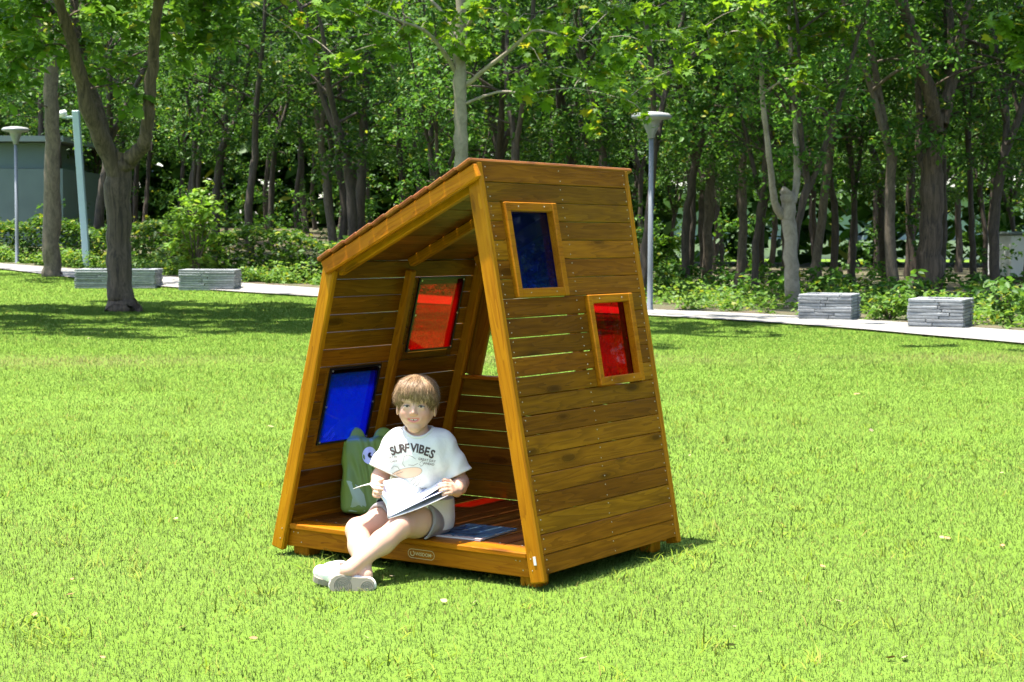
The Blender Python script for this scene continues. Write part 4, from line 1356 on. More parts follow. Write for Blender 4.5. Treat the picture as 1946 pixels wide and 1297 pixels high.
# ================================================================== organic modelling: blended distance fields -> one skin
class Field:
    def __init__(s, lo, hi, h):
        s.lo = np.array(lo, np.float32); s.h = h
        s.n = np.ceil((np.array(hi) - np.array(lo)) / h).astype(int) + 1
        s.g = np.full(s.n, .05, np.float32)

    def _box(s, lo, hi, pad):
        a = np.clip(np.floor((np.array(lo) - pad - s.lo) / s.h).astype(int), 0, s.n - 1)
        b = np.clip(np.ceil((np.array(hi) + pad - s.lo) / s.h).astype(int) + 1, 1, s.n)
        sl = tuple(slice(int(i), int(j)) for i, j in zip(a, b))
        ax = [s.lo[k] + s.h * np.arange(a[k], b[k], dtype=np.float32) for k in range(3)]
        return sl, np.meshgrid(*ax, indexing='ij')

    def _apply(s, sl, d, k, sub):
        g = s.g[sl]
        if sub:
            d = -d
            h = np.clip(.5 - .5 * (g - d) / k, 0, 1)
            s.g[sl] = g + (d - g) * h + k * h * (1 - h)
        else:
            h = np.clip(.5 + .5 * (g - d) / k, 0, 1)
            s.g[sl] = g + (d - g) * h - k * h * (1 - h)

    def cone(s, a, b, ra, rb, k=.01, sub=False, sq=None):
        """round cone; sq=(axis, factor) flattens it along an axis"""
        a, b = np.array(a, np.float32), np.array(b, np.float32)
        r = max(ra, rb) * (1 if sq is None else max(1, 1 / sq[1]) if sq[1] < 1 else 1)
        sl, (X, Y, Z) = s._box(np.minimum(a, b) - max(ra, rb), np.maximum(a, b) + max(ra, rb), k + .03)
        ba = b - a
        L = float(ba @ ba) + 1e-12
        px, py, pz = X - a[0], Y - a[1], Z - a[2]
        t = np.clip((px * ba[0] + py * ba[1] + pz * ba[2]) / L, 0, 1)
        qx, qy, qz = px - ba[0] * t, py - ba[1] * t, pz - ba[2] * t
        if sq is not None:
            ax, f = np.array(sq[0], np.float32), sq[1]
            ax = ax / np.linalg.norm(ax)
            e = qx * ax[0] + qy * ax[1] + qz * ax[2]
            m = (1 / f - 1) * e
            qx, qy, qz = qx + m * ax[0], qy + m * ax[1], qz + m * ax[2]
        d = np.sqrt(qx * qx + qy * qy + qz * qz) - (ra + (rb - ra) * t)
        if sq is not None:
            d = d * min(1.0, sq[1] + .25)
        s._apply(sl, d, k, sub)

    def ell(s, c, r, R=None, k=.01, sub=False):
        c = np.array(c, np.float32); r = np.array(r, np.float32)
        R = np.eye(3, dtype=np.float32) if R is None else np.array(R, np.float32)   # rows = own axes
        m = float(r.max())
        sl, (X, Y, Z) = s._box(c - m, c + m, k + .03)
        px, py, pz = X - c[0], Y - c[1], Z - c[2]
        q = [(px * R[i, 0] + py * R[i, 1] + pz * R[i, 2]) for i in range(3)]
        k0 = np.sqrt(sum((q[i] / r[i]) ** 2 for i in range(3)))
        k1 = np.sqrt(sum((q[i] / (r[i] * r[i])) ** 2 for i in range(3))) + 1e-9
        s._apply(sl, k0 * (k0 - 1) / k1, k, sub)

    def plane(s, p, n, lo=None, hi=None, k=.003, keep=None):
        """cut away everything on the +n side (inside the optional box)"""
        n = np.array(n, np.float32); n /= np.linalg.norm(n); p = np.array(p, np.float32)
        L = s.lo if lo is None else np.array(lo); H = (s.lo + s.h * s.n) if hi is None else np.array(hi)
        sl, (X, Y, Z) = s._box(L, H, 0)
        d = (X - p[0]) * n[0] + (Y - p[1]) * n[1] + (Z - p[2]) * n[2]
        g = s.g[sl]
        h = np.clip(.5 - .5 * (g - d) / k, 0, 1)
        s.g[sl] = g + (d - g) * h + k * h * (1 - h)

    def warp(s, fn):
        sl, (X, Y, Z) = s._box(s.lo, s.lo + s.h * s.n, 0)
        s.g = (s.g + fn(X, Y, Z)).astype(np.float32)

    def surface(s, relax=2):
        g = s.g
        g[0] = g[-1] = .05; g[:, 0] = g[:, -1] = .05; g[:, :, 0] = g[:, :, -1] = .05
        ins = g < 0
        c8 = [ins[i:ins.shape[0] - 1 + i, j:ins.shape[1] - 1 + j, k:ins.shape[2] - 1 + k] for i in (0, 1) for j in (0, 1) for k in (0, 1)]
        cnt = sum(c.astype(np.int8) for c in c8)
        act = (cnt > 0) & (cnt < 8)
        idx = np.full(act.shape, -1, np.int32)
        I = np.argwhere(act)
        idx[act] = np.arange(len(I))
        corner = [(i, j, k) for i in (0, 1) for j in (0, 1) for k in (0, 1)]
        val = np.stack([g[I[:, 0] + c[0], I[:, 1] + c[1], I[:, 2] + c[2]] for c in corner], 1)
        pos = np.zeros((len(I), 3)); m = np.zeros(len(I))
        for a in range(8):
            for b in range(a + 1, 8):
                if sum(abs(corner[a][q] - corner[b][q]) for q in range(3)) != 1: continue
                va, vb = val[:, a], val[:, b]
                cr = (va < 0) != (vb < 0)
                t = np.where(cr, va / (va - vb + 1e-12), 0)
                p = np.array(corner[a]) + t[:, None] * (np.array(corner[b]) - np.array(corner[a]))
                pos += np.where(cr[:, None], p, 0); m += cr
        V = (I + pos / np.maximum(m, 1)[:, None]) * s.h + s.lo
        Fs = []
        for ax in range(3):
            o = [q for q in range(3) if q != ax]
            A = [slice(None)] * 3; B = [slice(None)] * 3
            A[ax] = slice(0, -1); B[ax] = slice(1, None)
            ch = ins[tuple(A)] != ins[tuple(B)]
            E_ = np.argwhere(ch)
            E_ = E_[(E_[:, o[0]] > 0) & (E_[:, o[1]] > 0) & (E_[:, o[0]] < act.shape[o[0]]) & (E_[:, o[1]] < act.shape[o[1]])]
            q = []
            for d0, d1 in ((0, 0), (1, 0), (1, 1), (0, 1)):
                e = E_.copy(); e[:, o[0]] -= d0; e[:, o[1]] -= d1
                q.append(idx[e[:, 0], e[:, 1], e[:, 2]])
            Q = np.stack(q, 1)
            flip = ins[E_[:, 0], E_[:, 1], E_[:, 2]]
            if ax == 1: flip = ~flip
            Q[~flip] = Q[~flip][:, ::-1]
            Fs.append(Q[:, ::-1])
        F = np.concatenate(Fs)
        F = F[(F >= 0).all(1)]
        for _ in range(relax):
            acc = np.zeros_like(V); c = np.zeros(len(V))
            for a, b in ((0, 1), (1, 2), (2, 3), (3, 0)):
                np.add.at(acc, F[:, a], V[F[:, b]]); np.add.at(acc, F[:, b], V[F[:, a]])
                np.add.at(c, F[:, a], 1); np.add.at(c, F[:, b], 1)
            V = .5 * V + .5 * acc / np.maximum(c, 1)[:, None]
        return V, F


def fix_normals(me):
    bm = bmesh.new(); bm.from_mesh(me)
    bmesh.ops.recalc_face_normals(bm, faces=bm.faces)
    bm.to_mesh(me); bm.free()
    for p_ in me.polygons: p_.use_smooth = True
    return me

# ================================================================== the child
A3 = lambda u, v, Y: np.array(at(u, v, Y))
base_p = A3(797, 1000, 6.33); base_p[2] = ZD
J = dict(
    pelvis=A3(797, 976, 6.335), waist=A3(797, 938, 6.325), chest=A3(796, 872, 6.285), neck=A3(795, 826, 6.268),
    shL=A3(752, 846, 6.275), elL=A3(722, 908, 6.250), wrL=A3(719, 932, 6.185),
    shR=A3(842, 846, 6.275), elR=A3(875, 917, 6.260), wrR=A3(868, 934, 6.190),
    hipL=A3(772, 982, 6.325), knL=A3(680, 1008, 6.160), anL=A3(692, 1086, 5.995),
    hipR=A3(824, 982, 6.335), knR=A3(760, 1002, 6.125), anR=A3(668, 1079, 5.955))
# the head's own axes: right (in the picture), forward, up
hc = A3(791.5, 768, 6.250)
yawh, rollh = math.radians(-5), math.radians(1.5)
Hr = np.array([math.cos(yawh), -math.sin(yawh), 0.0]); Hf = np.array([-math.sin(yawh) * -1 * -1, -math.cos(yawh), 0.0])
Hf = np.array([math.sin(yawh), -math.cos(yawh), .02]); Hf /= np.linalg.norm(Hf)
Hr = np.cross(Hf, [math.sin(rollh), 0, 1.0]); Hr /= np.linalg.norm(Hr)
if Hr[0] < 0: Hr = -Hr
Hu = np.cross(Hr, Hf); Hu = Hu if Hu[2] > 0 else -Hu
HR = np.stack([Hr, Hf, Hu])
HK = 0.945
def hp(x, y, z): return hc + (Hr * x * .95 + Hf * y + Hu * z) * HK
HS = 0.985

t = NT('skin')
tc = t.n('ShaderNodeTexCoord')
n1 = t.n('ShaderNodeTexNoise', Vector=tc.outputs['Object'], Scale=9.0, Detail=3.0)
at_ = t.n('ShaderNodeAttribute', _attribute_name='Col')
c = t.mix(1.0, at_.outputs['Color'], t.ramp(n1.outputs[0], [(.35, (.93, .91, .90)), (.7, (1, 1, 1))]), 'MULTIPLY')
p = t.n('ShaderNodeBsdfPrincipled', Roughness=.48)
t.set(p, 'Base Color', c)
p.inputs['Subsurface Weight'].default_value = .12
p.inputs['Subsurface Radius'].default_value = (.012, .005, .003)
p.inputs['Subsurface Scale'].default_value = .5
p.inputs['Specular IOR Level'].default_value = .35
M['skin'] = t.done(p)

def hand(f, wrist, elbow, fdir, palm_n, tdir, curl, mir):
    """palm, four bent fingers of different lengths and a thumb off the side"""
    fdir = fdir / np.linalg.norm(fdir)
    palm_n = palm_n - fdir * (palm_n @ fdir); palm_n /= np.linalg.norm(palm_n)
    side = np.cross(fdir, palm_n)
    if side @ tdir < 0: side = -side
    pc = wrist + fdir * .028
    f.cone(wrist, wrist + fdir * .018, .0175, .018, .01)
    for o in (-.014, -.005, .005, .014):
        f.cone(wrist + fdir * .012 + side * o * .7, wrist + fdir * .046 + side * o, .0115, .0100, .006)
    ln = [.034, .040, .043, .039]
    for i, o in enumerate((-.0185, -.0062, .0062, .0180)):
        L = ln[i]
        k0 = wrist + fdir * (.046 + .003 * (1 if 0 < i < 3 else 0)) + side * o
        a = k0
        d = fdir.copy()
        for j, (seg, r0, r1) in enumerate(((.44, .0082, .0076), (.32, .0076, .0070), (.26, .0070, .0060))):
            ca = curl * (j + .55)
            d = fdir * math.cos(ca) + palm_n * math.sin(ca)
            b = a + d * L * seg + side * o * .02
            f.cone(a, b, r0, r1, .0022)
            a = b
    a = wrist + fdir * .014 + side * .016
    b = a + (side * .85 + fdir * .55 + palm_n * .25) * .022
    e = b + (fdir * .9 + side * .25 + palm_n * .45) * .022
    f.cone(a, b, .0108, .0092, .006); f.cone(b, e, .0092, .0072, .003)

lo = np.array([-.66, 5.84, .005]); hi = np.array([-.14, 6.46, .90])
F_ = Field(lo, hi, .0027)
# legs
for h_, k_, a_ in (('hipL', 'knL', 'anL'), ('hipR', 'knR', 'anR')):
    H_, K_, A_ = J[h_], J[k_], J[a_]
    F_.cone(H_, H_ * .45 + K_ * .55, .062, .054, .02)
    F_.cone(H_ * .5 + K_ * .5, K_, .055, .0425, .02)
    F_.cone(K_, K_ * .62 + A_ * .38, .0415, .0405, .016)
    dn = (A_ - K_) / np.linalg.norm(A_ - K_)
    bk = np.array([0, .35, -.6]); bk -= dn * (bk @ dn); bk /= np.linalg.norm(bk)
    F_.ell(K_ * .66 + A_ * .34 + bk * .010, (.034, .034, .062), R=np.stack([np.cross(dn, bk), bk, dn]), k=.02)
    F_.cone(K_ * .62 + A_ * .38, A_, .0385, .0255, .018)
    F_.cone(A_, A_ + dn * .02, .0255, .028, .012)
    F_.ell(K_ - bk * .016 - dn * .0, (.024, .020, .028), R=np.stack([np.cross(dn, bk), bk, dn]), k=.02)
# trunk
F_.ell(J['pelvis'], (.095, .075, .075), k=.03)
F_.cone(J['pelvis'], J['waist'], .078, .070, .03, sq=((0, 1, 0), .8))
F_.cone(J['waist'], J['chest'], .074, .083, .03, sq=((0, 1, 0), .78))
F_.cone(J['shL'] * .75 + J['neck'] * .25, J['shR'] * .75 + J['neck'] * .25, .040, .040, .03)
F_.cone(J['neck'] - [0, 0, .02], hp(0, -.018, -.05), .040, .035, .018)
# arms
for s_, e_, w_ in (('shL', 'elL', 'wrL'), ('shR', 'elR', 'wrR')):
    F_.cone(J[s_], J[e_], .036, .029, .02)
    F_.cone(J[e_], J[e_] * .5 + J[w_] * .5, .0295, .029, .012)
    F_.cone(J[e_] * .5 + J[w_] * .5, J[w_], .028, .0195, .012)
hand(F_, J['wrL'], J['elL'], np.array([-.10, -.75, .12]), np.array([.95, -.05, -.2]), np.array([0, 0, 1.0]), .62, 1)
hand(F_, J['wrR'], J['elR'], np.array([-.45, -.75, .28]), np.array([-.85, .2, -.35]), np.array([0, 0, 1.0]), .50, -1)
# head
def he(x, y, z, r, k=.012, sub=False): F_.ell(hp(x * HS, y * HS, z * HS), [r[0] * HS * HK * .95, r[1] * HS * HK, r[2] * HS * HK], HR, k, sub)
def hcn(a, b, ra, rb, k=.008, sub=False): F_.cone(hp(*[q * HS for q in a]), hp(*[q * HS for q in b]), ra * HS * HK, rb * HS * HK, k, sub)
he(0, -.012, .028, (.074, .086, .076))
he(0, .010, -.022, (.0590, .063, .070), .02)
for s_ in (-1, 1):
    he(s_ * .031, .042, -.034, (.026, .025, .025), .018)
    hcn((s_ * .047, .0, -.042), (s_ * .009, .046, -.084), .020, .017, .02)
    he(s_ * .030, .0600, .016, (.022, .010, .007), .010)
he(0, .051, -.087, (.018, .017, .016), .014)
he(0, .055, .040, (.045, .02, .03), .02)
hcn((0, .066, .004), (0, .0815, -.028), .0064, .0088, .010)
def mz(x): return -.0570 + 9.0 * x * x          # smile line
def my(x): return .0690 - 13.0 * x * x
for s_ in (-1, 1):
    he(s_ * .0098, .0755, -.032, (.0070, .0082, .0060), .005)
    he(s_ * .0290, .0775, -.0030, (.0155, .0100, .0070), .008, True)
    he(s_ * .0290, .0640, -.0040, (.0148, .0062, .0070), .004)
    he(s_ * .0295, .0655, -.0125, (.0155, .0060, .0048), .005)
    he(s_ * .0275, .0560, -.0500, (.008, .012, .010), .010)
he(0, .0625, -.0550, (.026, .010, .014), .010)
for k in range(9):
    x_ = -.020 + .005 * k
    he(x_, my(x_) + .004, mz(x_), (.0042, .0080, .0044 * (1 - (x_ / .0235) ** 2) + .0008), .002, True)
for k in range(10):
    xa, xb = -.0240 + .0048 * k, -.0240 + .0048 * (k + 1)
    ga, gb = .0044 * (1 - (xa / .0245) ** 2), .0044 * (1 - (xb / .0245) ** 2)
    hcn((xa, my(xa) + .0005, mz(xa) + ga + .0022), (xb, my(xb) + .0005, mz(xb) + gb + .0022), .0024, .0024, .003)
    hcn((xa, my(xa) - .0005, mz(xa) - ga - .0030), (xb, my(xb) - .0005, mz(xb) - gb - .0030), .0028 + .0010 * (1 - (xa / .0245) ** 2), .0028 + .0010 * (1 - (xb / .0245) ** 2), .003)
for s_ in (-1, 1):
    he(s_ * .0770, -.002, -.022, (.0065, .0160, .0255), .005)
    he(s_ * .0835, .006, -.020, (.0045, .0085, .0140), .004, True)
V, F = F_.surface(1)
# pigment: rosy cheeks, nose and knees, redder lips
cen = V - hc
lx, ly, lz = cen @ Hr / HS / HK / .95, cen @ Hf / HS / HK, cen @ Hu / HS / HK
pig = np.tile(np.array([.60, .355, .250]), (len(V), 1))
rose = np.exp(-(((np.abs(lx) - .036) / .020) ** 2 + ((lz + .036) / .018) ** 2)) * (ly > .02) * .8
rose += np.exp(-((lx / .012) ** 2 + ((lz + .030) / .010) ** 2)) * (ly > .06) * .45
for kn in ('knL', 'knR', 'elL', 'elR'):
    rose += .35 * np.exp(-(np.linalg.norm(V - J[kn], axis=1) / .05) ** 4)
rose = np.clip(rose, 0, 1)[:, None]
pig = pig * (1 - rose) + np.array([.60, .27, .20]) * rose
gap = .0044 * (1 - (lx / .0245) ** 2)
dz = lz - mz(lx)
lipm = (np.abs(lx) < .0245) & (ly > .05) & (dz < gap + .0044) & (dz > -gap - .0062)
pig = np.where(lipm[:, None], np.array([.60, .215, .175]), pig)
me = fix_normals(np_mesh('person', V - base_p, F, True, pig))
me.materials.append(M['skin'])
person = link('person', me, None)
person.location = base_p
tag(person, 'child in white printed T-shirt and grey shorts sitting on the deck edge reading', 'person')
def rel(name, me, mat, parent=None):
    return link(name, me, mat, parent or person)

# ---- eyes, brows, teeth
def blob(name, c, r, R, mat, seg=14):
    bm = bmesh.new()
    bmesh.ops.create_uvsphere(bm, u_segments=seg, v_segments=8, radius=1.0)
    me = bm_mesh(name, bm, True)
    m = Matrix([[R[0][i] * r[0], R[1][i] * r[1], R[2][i] * r[2]] for i in range(3)]).to_4x4()
    m.translation = Vector(c - base_p)
    me.transform(m)
    return rel(name, me, mat)
M['eye_white'] = plain('eye_white', (.62, .58, .55), .25, .5)
M['iris'] = plain('iris', (.045, .035, .03), .15, .6)
M['brow'] = plain('brow_hair', (.20, .115, .06), .7)
M['teeth'] = plain('teeth', (.80, .78, .72), .25, .5)
M['mouth'] = plain('mouth_inside', (.20, .035, .03), .5)
for s_ in (-1, 1):
    e = hp(s_ * .0290 * HS, .0682 * HS, -.0048 * HS)
    blob('eye', e, (.0104, .0040, .0032), HR, M['eye_white'])
    blob('iris', e + Hf * .0024 + Hr * .0008, (.0056, .0028, .0035), HR, M['iris'])
    A = Acc()
    P, R = smooth_line([hp(s_ * .0165, .0700, -.0040), hp(s_ * .029, .0725, -.0004), hp(s_ * .0425, .0650, -.0045)], [.0012, .0022, .0014], 4)
    A.tube(P - base_p, R, 6)
    rel('lash_line', A.mesh('lash_line'), M['iris'])
    A = Acc()
    P, R = smooth_line([hp(s_ * .0145, .0715, .0140), hp(s_ * .030, .0705, .0185), hp(s_ * .0470, .0575, .0145)], [.0015, .0024, .0010], 5)
    A.tube(P - base_p, R, 6)
    rel('eyebrow', A.mesh('eyebrow'), M['brow'])
A = Acc()
P, R = smooth_line([hp(x_ * HS, (my(x_) - .004) * HS, mz(x_) * HS) for x_ in (-.021, -.012, 0, .012, .021)], [.0016, .0036, .0046, .0036, .0016], 3)
A.tube(P - base_p, R, 8)
rel('mouth_inside', A.mesh('mouth_inside'), M['mouth'])
for x_, w_, h_ in ((-.0155, .0024, .0018), (-.0105, .0028, .0026), (-.0045, .0032, .0030), (.0050, .0034, .0032), (.0112, .0026, .0024), (.0158, .0022, .0017)):
    blob('tooth', hp(x_ * HS, (my(x_) - .0010) * HS, (mz(x_) + .0016) * HS), (w_, .0020, h_), HR, M['teeth'], 10)

# ---- hair: full cap with fringe, covered in combed locks
hf = Field(hc - .13, hc + .13, .003)
def hhe(x, y, z, r, k=.012, sub=False): hf.ell(hp(x, y, z), [r[0] * HK * .95, r[1] * HK, r[2] * HK], HR, k, sub)
hhe(0, -.014, .034, (.083, .094, .077))
hhe(0, -.034, -.010, (.076, .076, .062), .02)
hhe(0, .034, .054, (.065, .047, .036), .02)
for s_ in (-1, 1):
    hhe(s_ * .067, .012, .012, (.017, .030, .026), .012)
hf.plane(hp(0, .0, -.050), -Hu, k=.01)
hhe(0, .097, -.052, (.075, .085, .082), .006, True)
for s_ in (-1, 1):
    hhe(s_ * .088, .004, -.034, (.026, .034, .034), .006, True)
rgh = np.random.default_rng(8)
hf.warp(lambda X, Y, Z: .0016 * np.sin(150 * (X - hc[0]) + 9 * np.sin(25 * (Z - hc[2]))) * np.cos(60 * (Y - hc[1])))
V, F = hf.surface(1)
bvh = BVHTree.FromPolygons([tuple(v) for v in V], [tuple(f) for f in F])
hA, hB, hC = np.array([.120, .068, .034]), np.array([.27, .165, .085]), np.array([.44, .29, .155])
LV, LF, LC = [], [], []
def lock(pts, dirs, w0, taper, colr):
    b0 = len(LV); n = len(pts)
    for j, (q, d) in enumerate(zip(pts, dirs)):
        tg = pts[min(j + 1, n - 1)] - pts[max(j - 1, 0)]; tg = tg / (np.linalg.norm(tg) + 1e-9)
        sd = np.cross(tg, d); sd /= np.linalg.norm(sd) + 1e-9
        ww = w0 * taper(j / (n - 1))
        LV.extend([q - sd * ww, q + d * ww * .55, q + sd * ww])
        LC.extend([colr * .9, colr, colr * .9])
    for j in range(n - 1):
        o_ = b0 + 3 * j
        LF.extend([(o_, o_ + 1, o_ + 4, o_ + 3), (o_ + 1, o_ + 2, o_ + 5, o_ + 4)])
def tone():
    f = rgh.random()
    return hA * (1 - f) + hB * f if rgh.random() < .72 else hB * (1 - f) + hC * f
# locks run from the crown down over the cap
for k in range(3500):
    a = rgh.uniform(0, 2 * math.pi)
    ph0 = rgh.uniform(.03, .62); L = rgh.uniform(.30, .70)
    swirl = rgh.normal(.16, .16)
    lift = rgh.uniform(.0002, .0022); flick = max(0, rgh.normal(.001, .006))
    pts, dirs = [], []
    o = hp(0, -.012, .030)
    for j in range(6):
        t_ = ph0 + L * j / 5
        th = t_ * 1.9
        aa = a + swirl * t_ + .05 * math.sin(9 * t_ + k)
        d = Hr * math.sin(th) * math.cos(aa) + Hf * math.sin(th) * math.sin(aa) + Hu * math.cos(th)
        hit = bvh.ray_cast(Vector(o + d * .25), Vector(-d), .3)
        if hit[0] is None: break
        q = np.array(hit[0])
        if np.linalg.norm(q - o) < .062 * HK: break
        f_ = j / 5
        pts.append(q + d * (lift + flick * f_ ** 3)); dirs.append(d)
    if len(pts) < 4: continue
    lock(pts, dirs, rgh.uniform(.0006, .0017), lambda f_: (1 - .85 * f_ ** 2) * min(1, f_ * 3 + .35), tone())
# loose flyaway strands
for k in range(170):
    a = rgh.uniform(0, 2 * math.pi); ph0 = rgh.uniform(.05, .5); L = rgh.uniform(.25, .5); lf = rgh.uniform(.004, .011)
    o = hp(0, -.012, .030); pts, dirs = [], []
    for j in range(6):
        th = (ph0 + L * j / 5) * 1.9; aa = a + .25 * math.sin(j * .7 + k)
        d = Hr * math.sin(th) * math.cos(aa) + Hf * math.sin(th) * math.sin(aa) + Hu * math.cos(th)
        hit = bvh.ray_cast(Vector(o + d * .25), Vector(-d), .3)
        if hit[0] is None or np.linalg.norm(np.array(hit[0]) - o) < .066 * HK: break
        pts.append(np.array(hit[0]) + d * lf * math.sin(1.3 * j / 5 + .15)); dirs.append(d)
    if len(pts) >= 4: lock(pts, dirs, rgh.uniform(.0004, .0008), lambda f_: 1 - .8 * f_, tone())
# ragged fringe over the brow and wisps before the ears
for k in range(360):
    x_ = rgh.uniform(-.066, .066)
    z1 = .014 + .012 * (x_ / .06) ** 2 + rgh.normal(0, .007) + (.014 * math.exp(-((x_ + .026) / .012) ** 2))
    y0 = .0865 - 6.0 * x_ * x_ + rgh.normal(0, .0018)
    sw = rgh.normal(.006, .007)
    pts = [hp(x_ * .80 - sw * .6 + rgh.normal(0, .003), y0 - .032, .090), hp(x_ * .92 - sw * .4, y0 - .010, .066), hp(x_ * .98, y0 - .0035, .046), hp(x_ + sw * .5, y0 - .004, (z1 + .046) / 2), hp(x_ + sw, y0 - .009 + rgh.normal(0, .0015), z1)]
    lock(pts, [Hf] * 5, rgh.uniform(.0008, .0020), lambda f_: (1, 1, .95, .7, .08)[int(round(f_ * 4))], tone())
Vh = np.concatenate([V, np.array(LV)]); Fh = np.concatenate([F, np.array(LF) + len(V)])
Ch = np.concatenate([np.tile(hA * 1.15, (len(V), 1)), np.array(LC)])
me_h = np_mesh('hair', Vh - base_p, Fh, True, Ch)
t = NT('hair')
at_ = t.n('ShaderNodeAttribute', _attribute_name='Col')
p = t.n('ShaderNodeBsdfPrincipled', Roughness=.40)
t.set(p, 'Base Color', at_.outputs['Color'])
p.inputs['Specular IOR Level'].default_value = .22
M['hair'] = t.done(p)
rel('hair', me_h, M['hair'])

# ---- T-shirt
def cloth(name, col, fold=0.0, weave=900):
    t = NT(name)
    tc = t.n('ShaderNodeTexCoord')
    n1 = t.n('ShaderNodeTexNoise', Vector=tc.outputs['Object'], Scale=26.0, Detail=3.0, Distortion=1.0)
    n2 = t.n('ShaderNodeTexNoise', Vector=tc.outputs['Object'], Scale=weave, Detail=1.0)
    p = t.n('ShaderNodeBsdfPrincipled', Roughness=.85)
    p.inputs['Base Color'].default_value = (*col, 1)
    p.inputs['Specular IOR Level'].default_value = .15
    p.inputs['Sheen Weight'].default_value = .1
    h = t.math('ADD', t.math('MULTIPLY', n1.outputs[0], .8), t.math('MULTIPLY', n2.outputs[0], .06))
    t.set(p, 'Normal', t.bump(h, .28, .012))
    return t.done(p)
M['tee'] = cloth('white_cotton', (.70, .675, .645))
M['shorts'] = cloth('grey_twill', (.27, .235, .245))
ts = Field((-.60, 6.12, .11), (-.13, 6.50, .60), .0033)
ch, wa, pe = J['chest'], J['waist'], J['pelvis']
ts.ell(ch + [0, .004, -.01], (.122, .087, .115), k=.03)
ts.ell(ch + [0, .0, .045], (.112, .070, .055), k=.04)
ts.cone(ch, wa + [.002, 0, -.01], .104, .112, .04, sq=((0, 1, 0), .80))
ts.cone(wa, pe + [.008, .0, -.012], .112, .122, .04, sq=((0, 1, 0), .80))
ts.ell(pe + [.052, -.012, -.010], (.062, .066, .062), k=.03)
shs = {}
for s_, e_, sgn in (('shL', 'elL', -1), ('shR', 'elR', 1)):
    S_, E_ = J[s_], J[e_]
    ax = (E_ - S_) / np.linalg.norm(E_ - S_)
    hem = S_ + (E_ - S_) * .86 + np.array([0, .004, .006])
    ts.cone(S_ + [-.004 * sgn, 0, .004], hem + ax * .03, .047, .060, .03)
    shs[s_] = (hem, ax, S_)
ts.cone(J['shL'] * .8 + J['neck'] * .2, J['shR'] * .8 + J['neck'] * .2, .046, .046, .03)
# folds: soft drapes from the shoulders, across the belly and round the sleeves
def folds(X, Y, Z):
    x, z = X - ch[0], Z - ch[2]
    fr = np.clip((6.30 - Y) * 14, 0, 1)
    a = np.sin(62 * (z + .55 * x) + 1.5 * np.sin(24 * x)) * np.exp(-((z + .13) / .055) ** 2) * .0062
    b = np.sin(75 * (x * .8 + z * .35)) * np.exp(-((np.abs(x) - .085) / .030) ** 2) * .0050
    c = np.sin(48 * (z - .8 * x) + 2.0) * np.exp(-((z + .06) / .06) ** 2) * .0034
    d = np.sin(90 * (z * .6 - np.abs(x))) * np.clip((np.abs(x) - .10) * 22, 0, 1) * .0022
    return (a + b + c) * fr + d
ts.warp(folds)
for s_, (hem, ax, S_) in shs.items():
    ts.plane(hem, ax, lo=hem - .085, hi=hem + .085, k=.003)
    ts.cone(hem - ax * .05, hem + ax * .05, .040, .0545, .004, sub=True)
ts.plane(pe + [0, 0, -.052], (0, .0, -1), k=.003)
nk = J['neck'] + [0, 0, -.004]
ts.ell(nk + [0, -.004, .020], (.0485, .046, .034), k=.004, sub=True)
V, F = ts.surface(2)
me = fix_normals(np_mesh('t_shirt', V - base_p, F, True))
shirt = rel('t_shirt', me, M['tee'])
tb = BVHTree.FromPolygons([tuple(v) for v in V], [tuple(f) for f in F])
A = Acc()
ring = []
for a in np.linspace(0, 2 * math.pi, 41):
    q = nk + np.array([.0475 * math.cos(a), -.004 + .045 * math.sin(a), .02])
    hit = tb.ray_cast(Vector(q + [0, 0, .08]) + Vector((.004 * math.cos(a), .004 * math.sin(a), 0)), Vector((0, 0, -1)), .2)
    ring.append(np.array(hit[0]) if hit[0] is not None else q)
ring = np.array(ring); ring[-1] = ring[0]
ring[:, 2] = (ring[:, 2] + np.roll(ring[:, 2], 1) + np.roll(ring[:, 2], -1)) / 3
A.tube(ring - base_p, [.0052] * len(ring), 8)
link('collar', A.mesh('collar'), M['tee'], shirt)
# printed motif, laid on the cloth
def lay(geos, name, mat, lift=.0009):
    V_, F2 = join_geo(geos)
    out = []
    for x_, y_, _z in V_:
        o = np.array(at(x_, y_, 5.9)); d = np.array(ray(x_, y_))
        h_ = tb.ray_cast(Vector(o), Vector(d).normalized(), 1.2)
        if h_[0] is None:
            q = o + d * (.45)
        else:
            q = np.array(h_[0]) - d / np.linalg.norm(d) * lift
        out.append(tuple(q - base_p))
    m_ = bpy.data.meshes.new(name)
    m_.from_pydata(out, [], F2)
    return link(name, m_, mat, shirt)
def subdiv(geo, n=1):
    vs, fs = geo
    bm = bmesh.new()
    vv = [bm.verts.new(tuple(v)) for v in vs]
    for f in fs:
        try: bm.faces.new([vv[i] for i in f])
        except ValueError: pass
    bmesh.ops.triangulate(bm, faces=bm.faces)
    for _ in range(n): bmesh.ops.subdivide_edges(bm, edges=bm.edges, cuts=1)
    bmesh.ops.triangulate(bm, faces=bm.faces)
    bm.verts.index_update()
    r = ([v.co.copy() for v in bm.verts], [tuple(v.index for v in f.verts) for f in bm.faces])
    bm.free()
    return r
M['ink'] = plain('dark_print', (.07, .048, .045), .8)
M['ink_soft'] = plain('faded_print', (.20, .15, .14), .8)
M['ink_orange'] = plain('orange_print', (.74, .50, .36), .8)
letters = []
word = [('S', 746, 858, -22), ('U', 756, 855, -12), ('R', 765, 853, -6), ('F', 773, 852, 0), ('V', 786, 852, 4), ('I', 793.5, 853, 7), ('B', 801, 855, 11), ('E', 811, 859, 16), ('S', 821, 864, 22)]
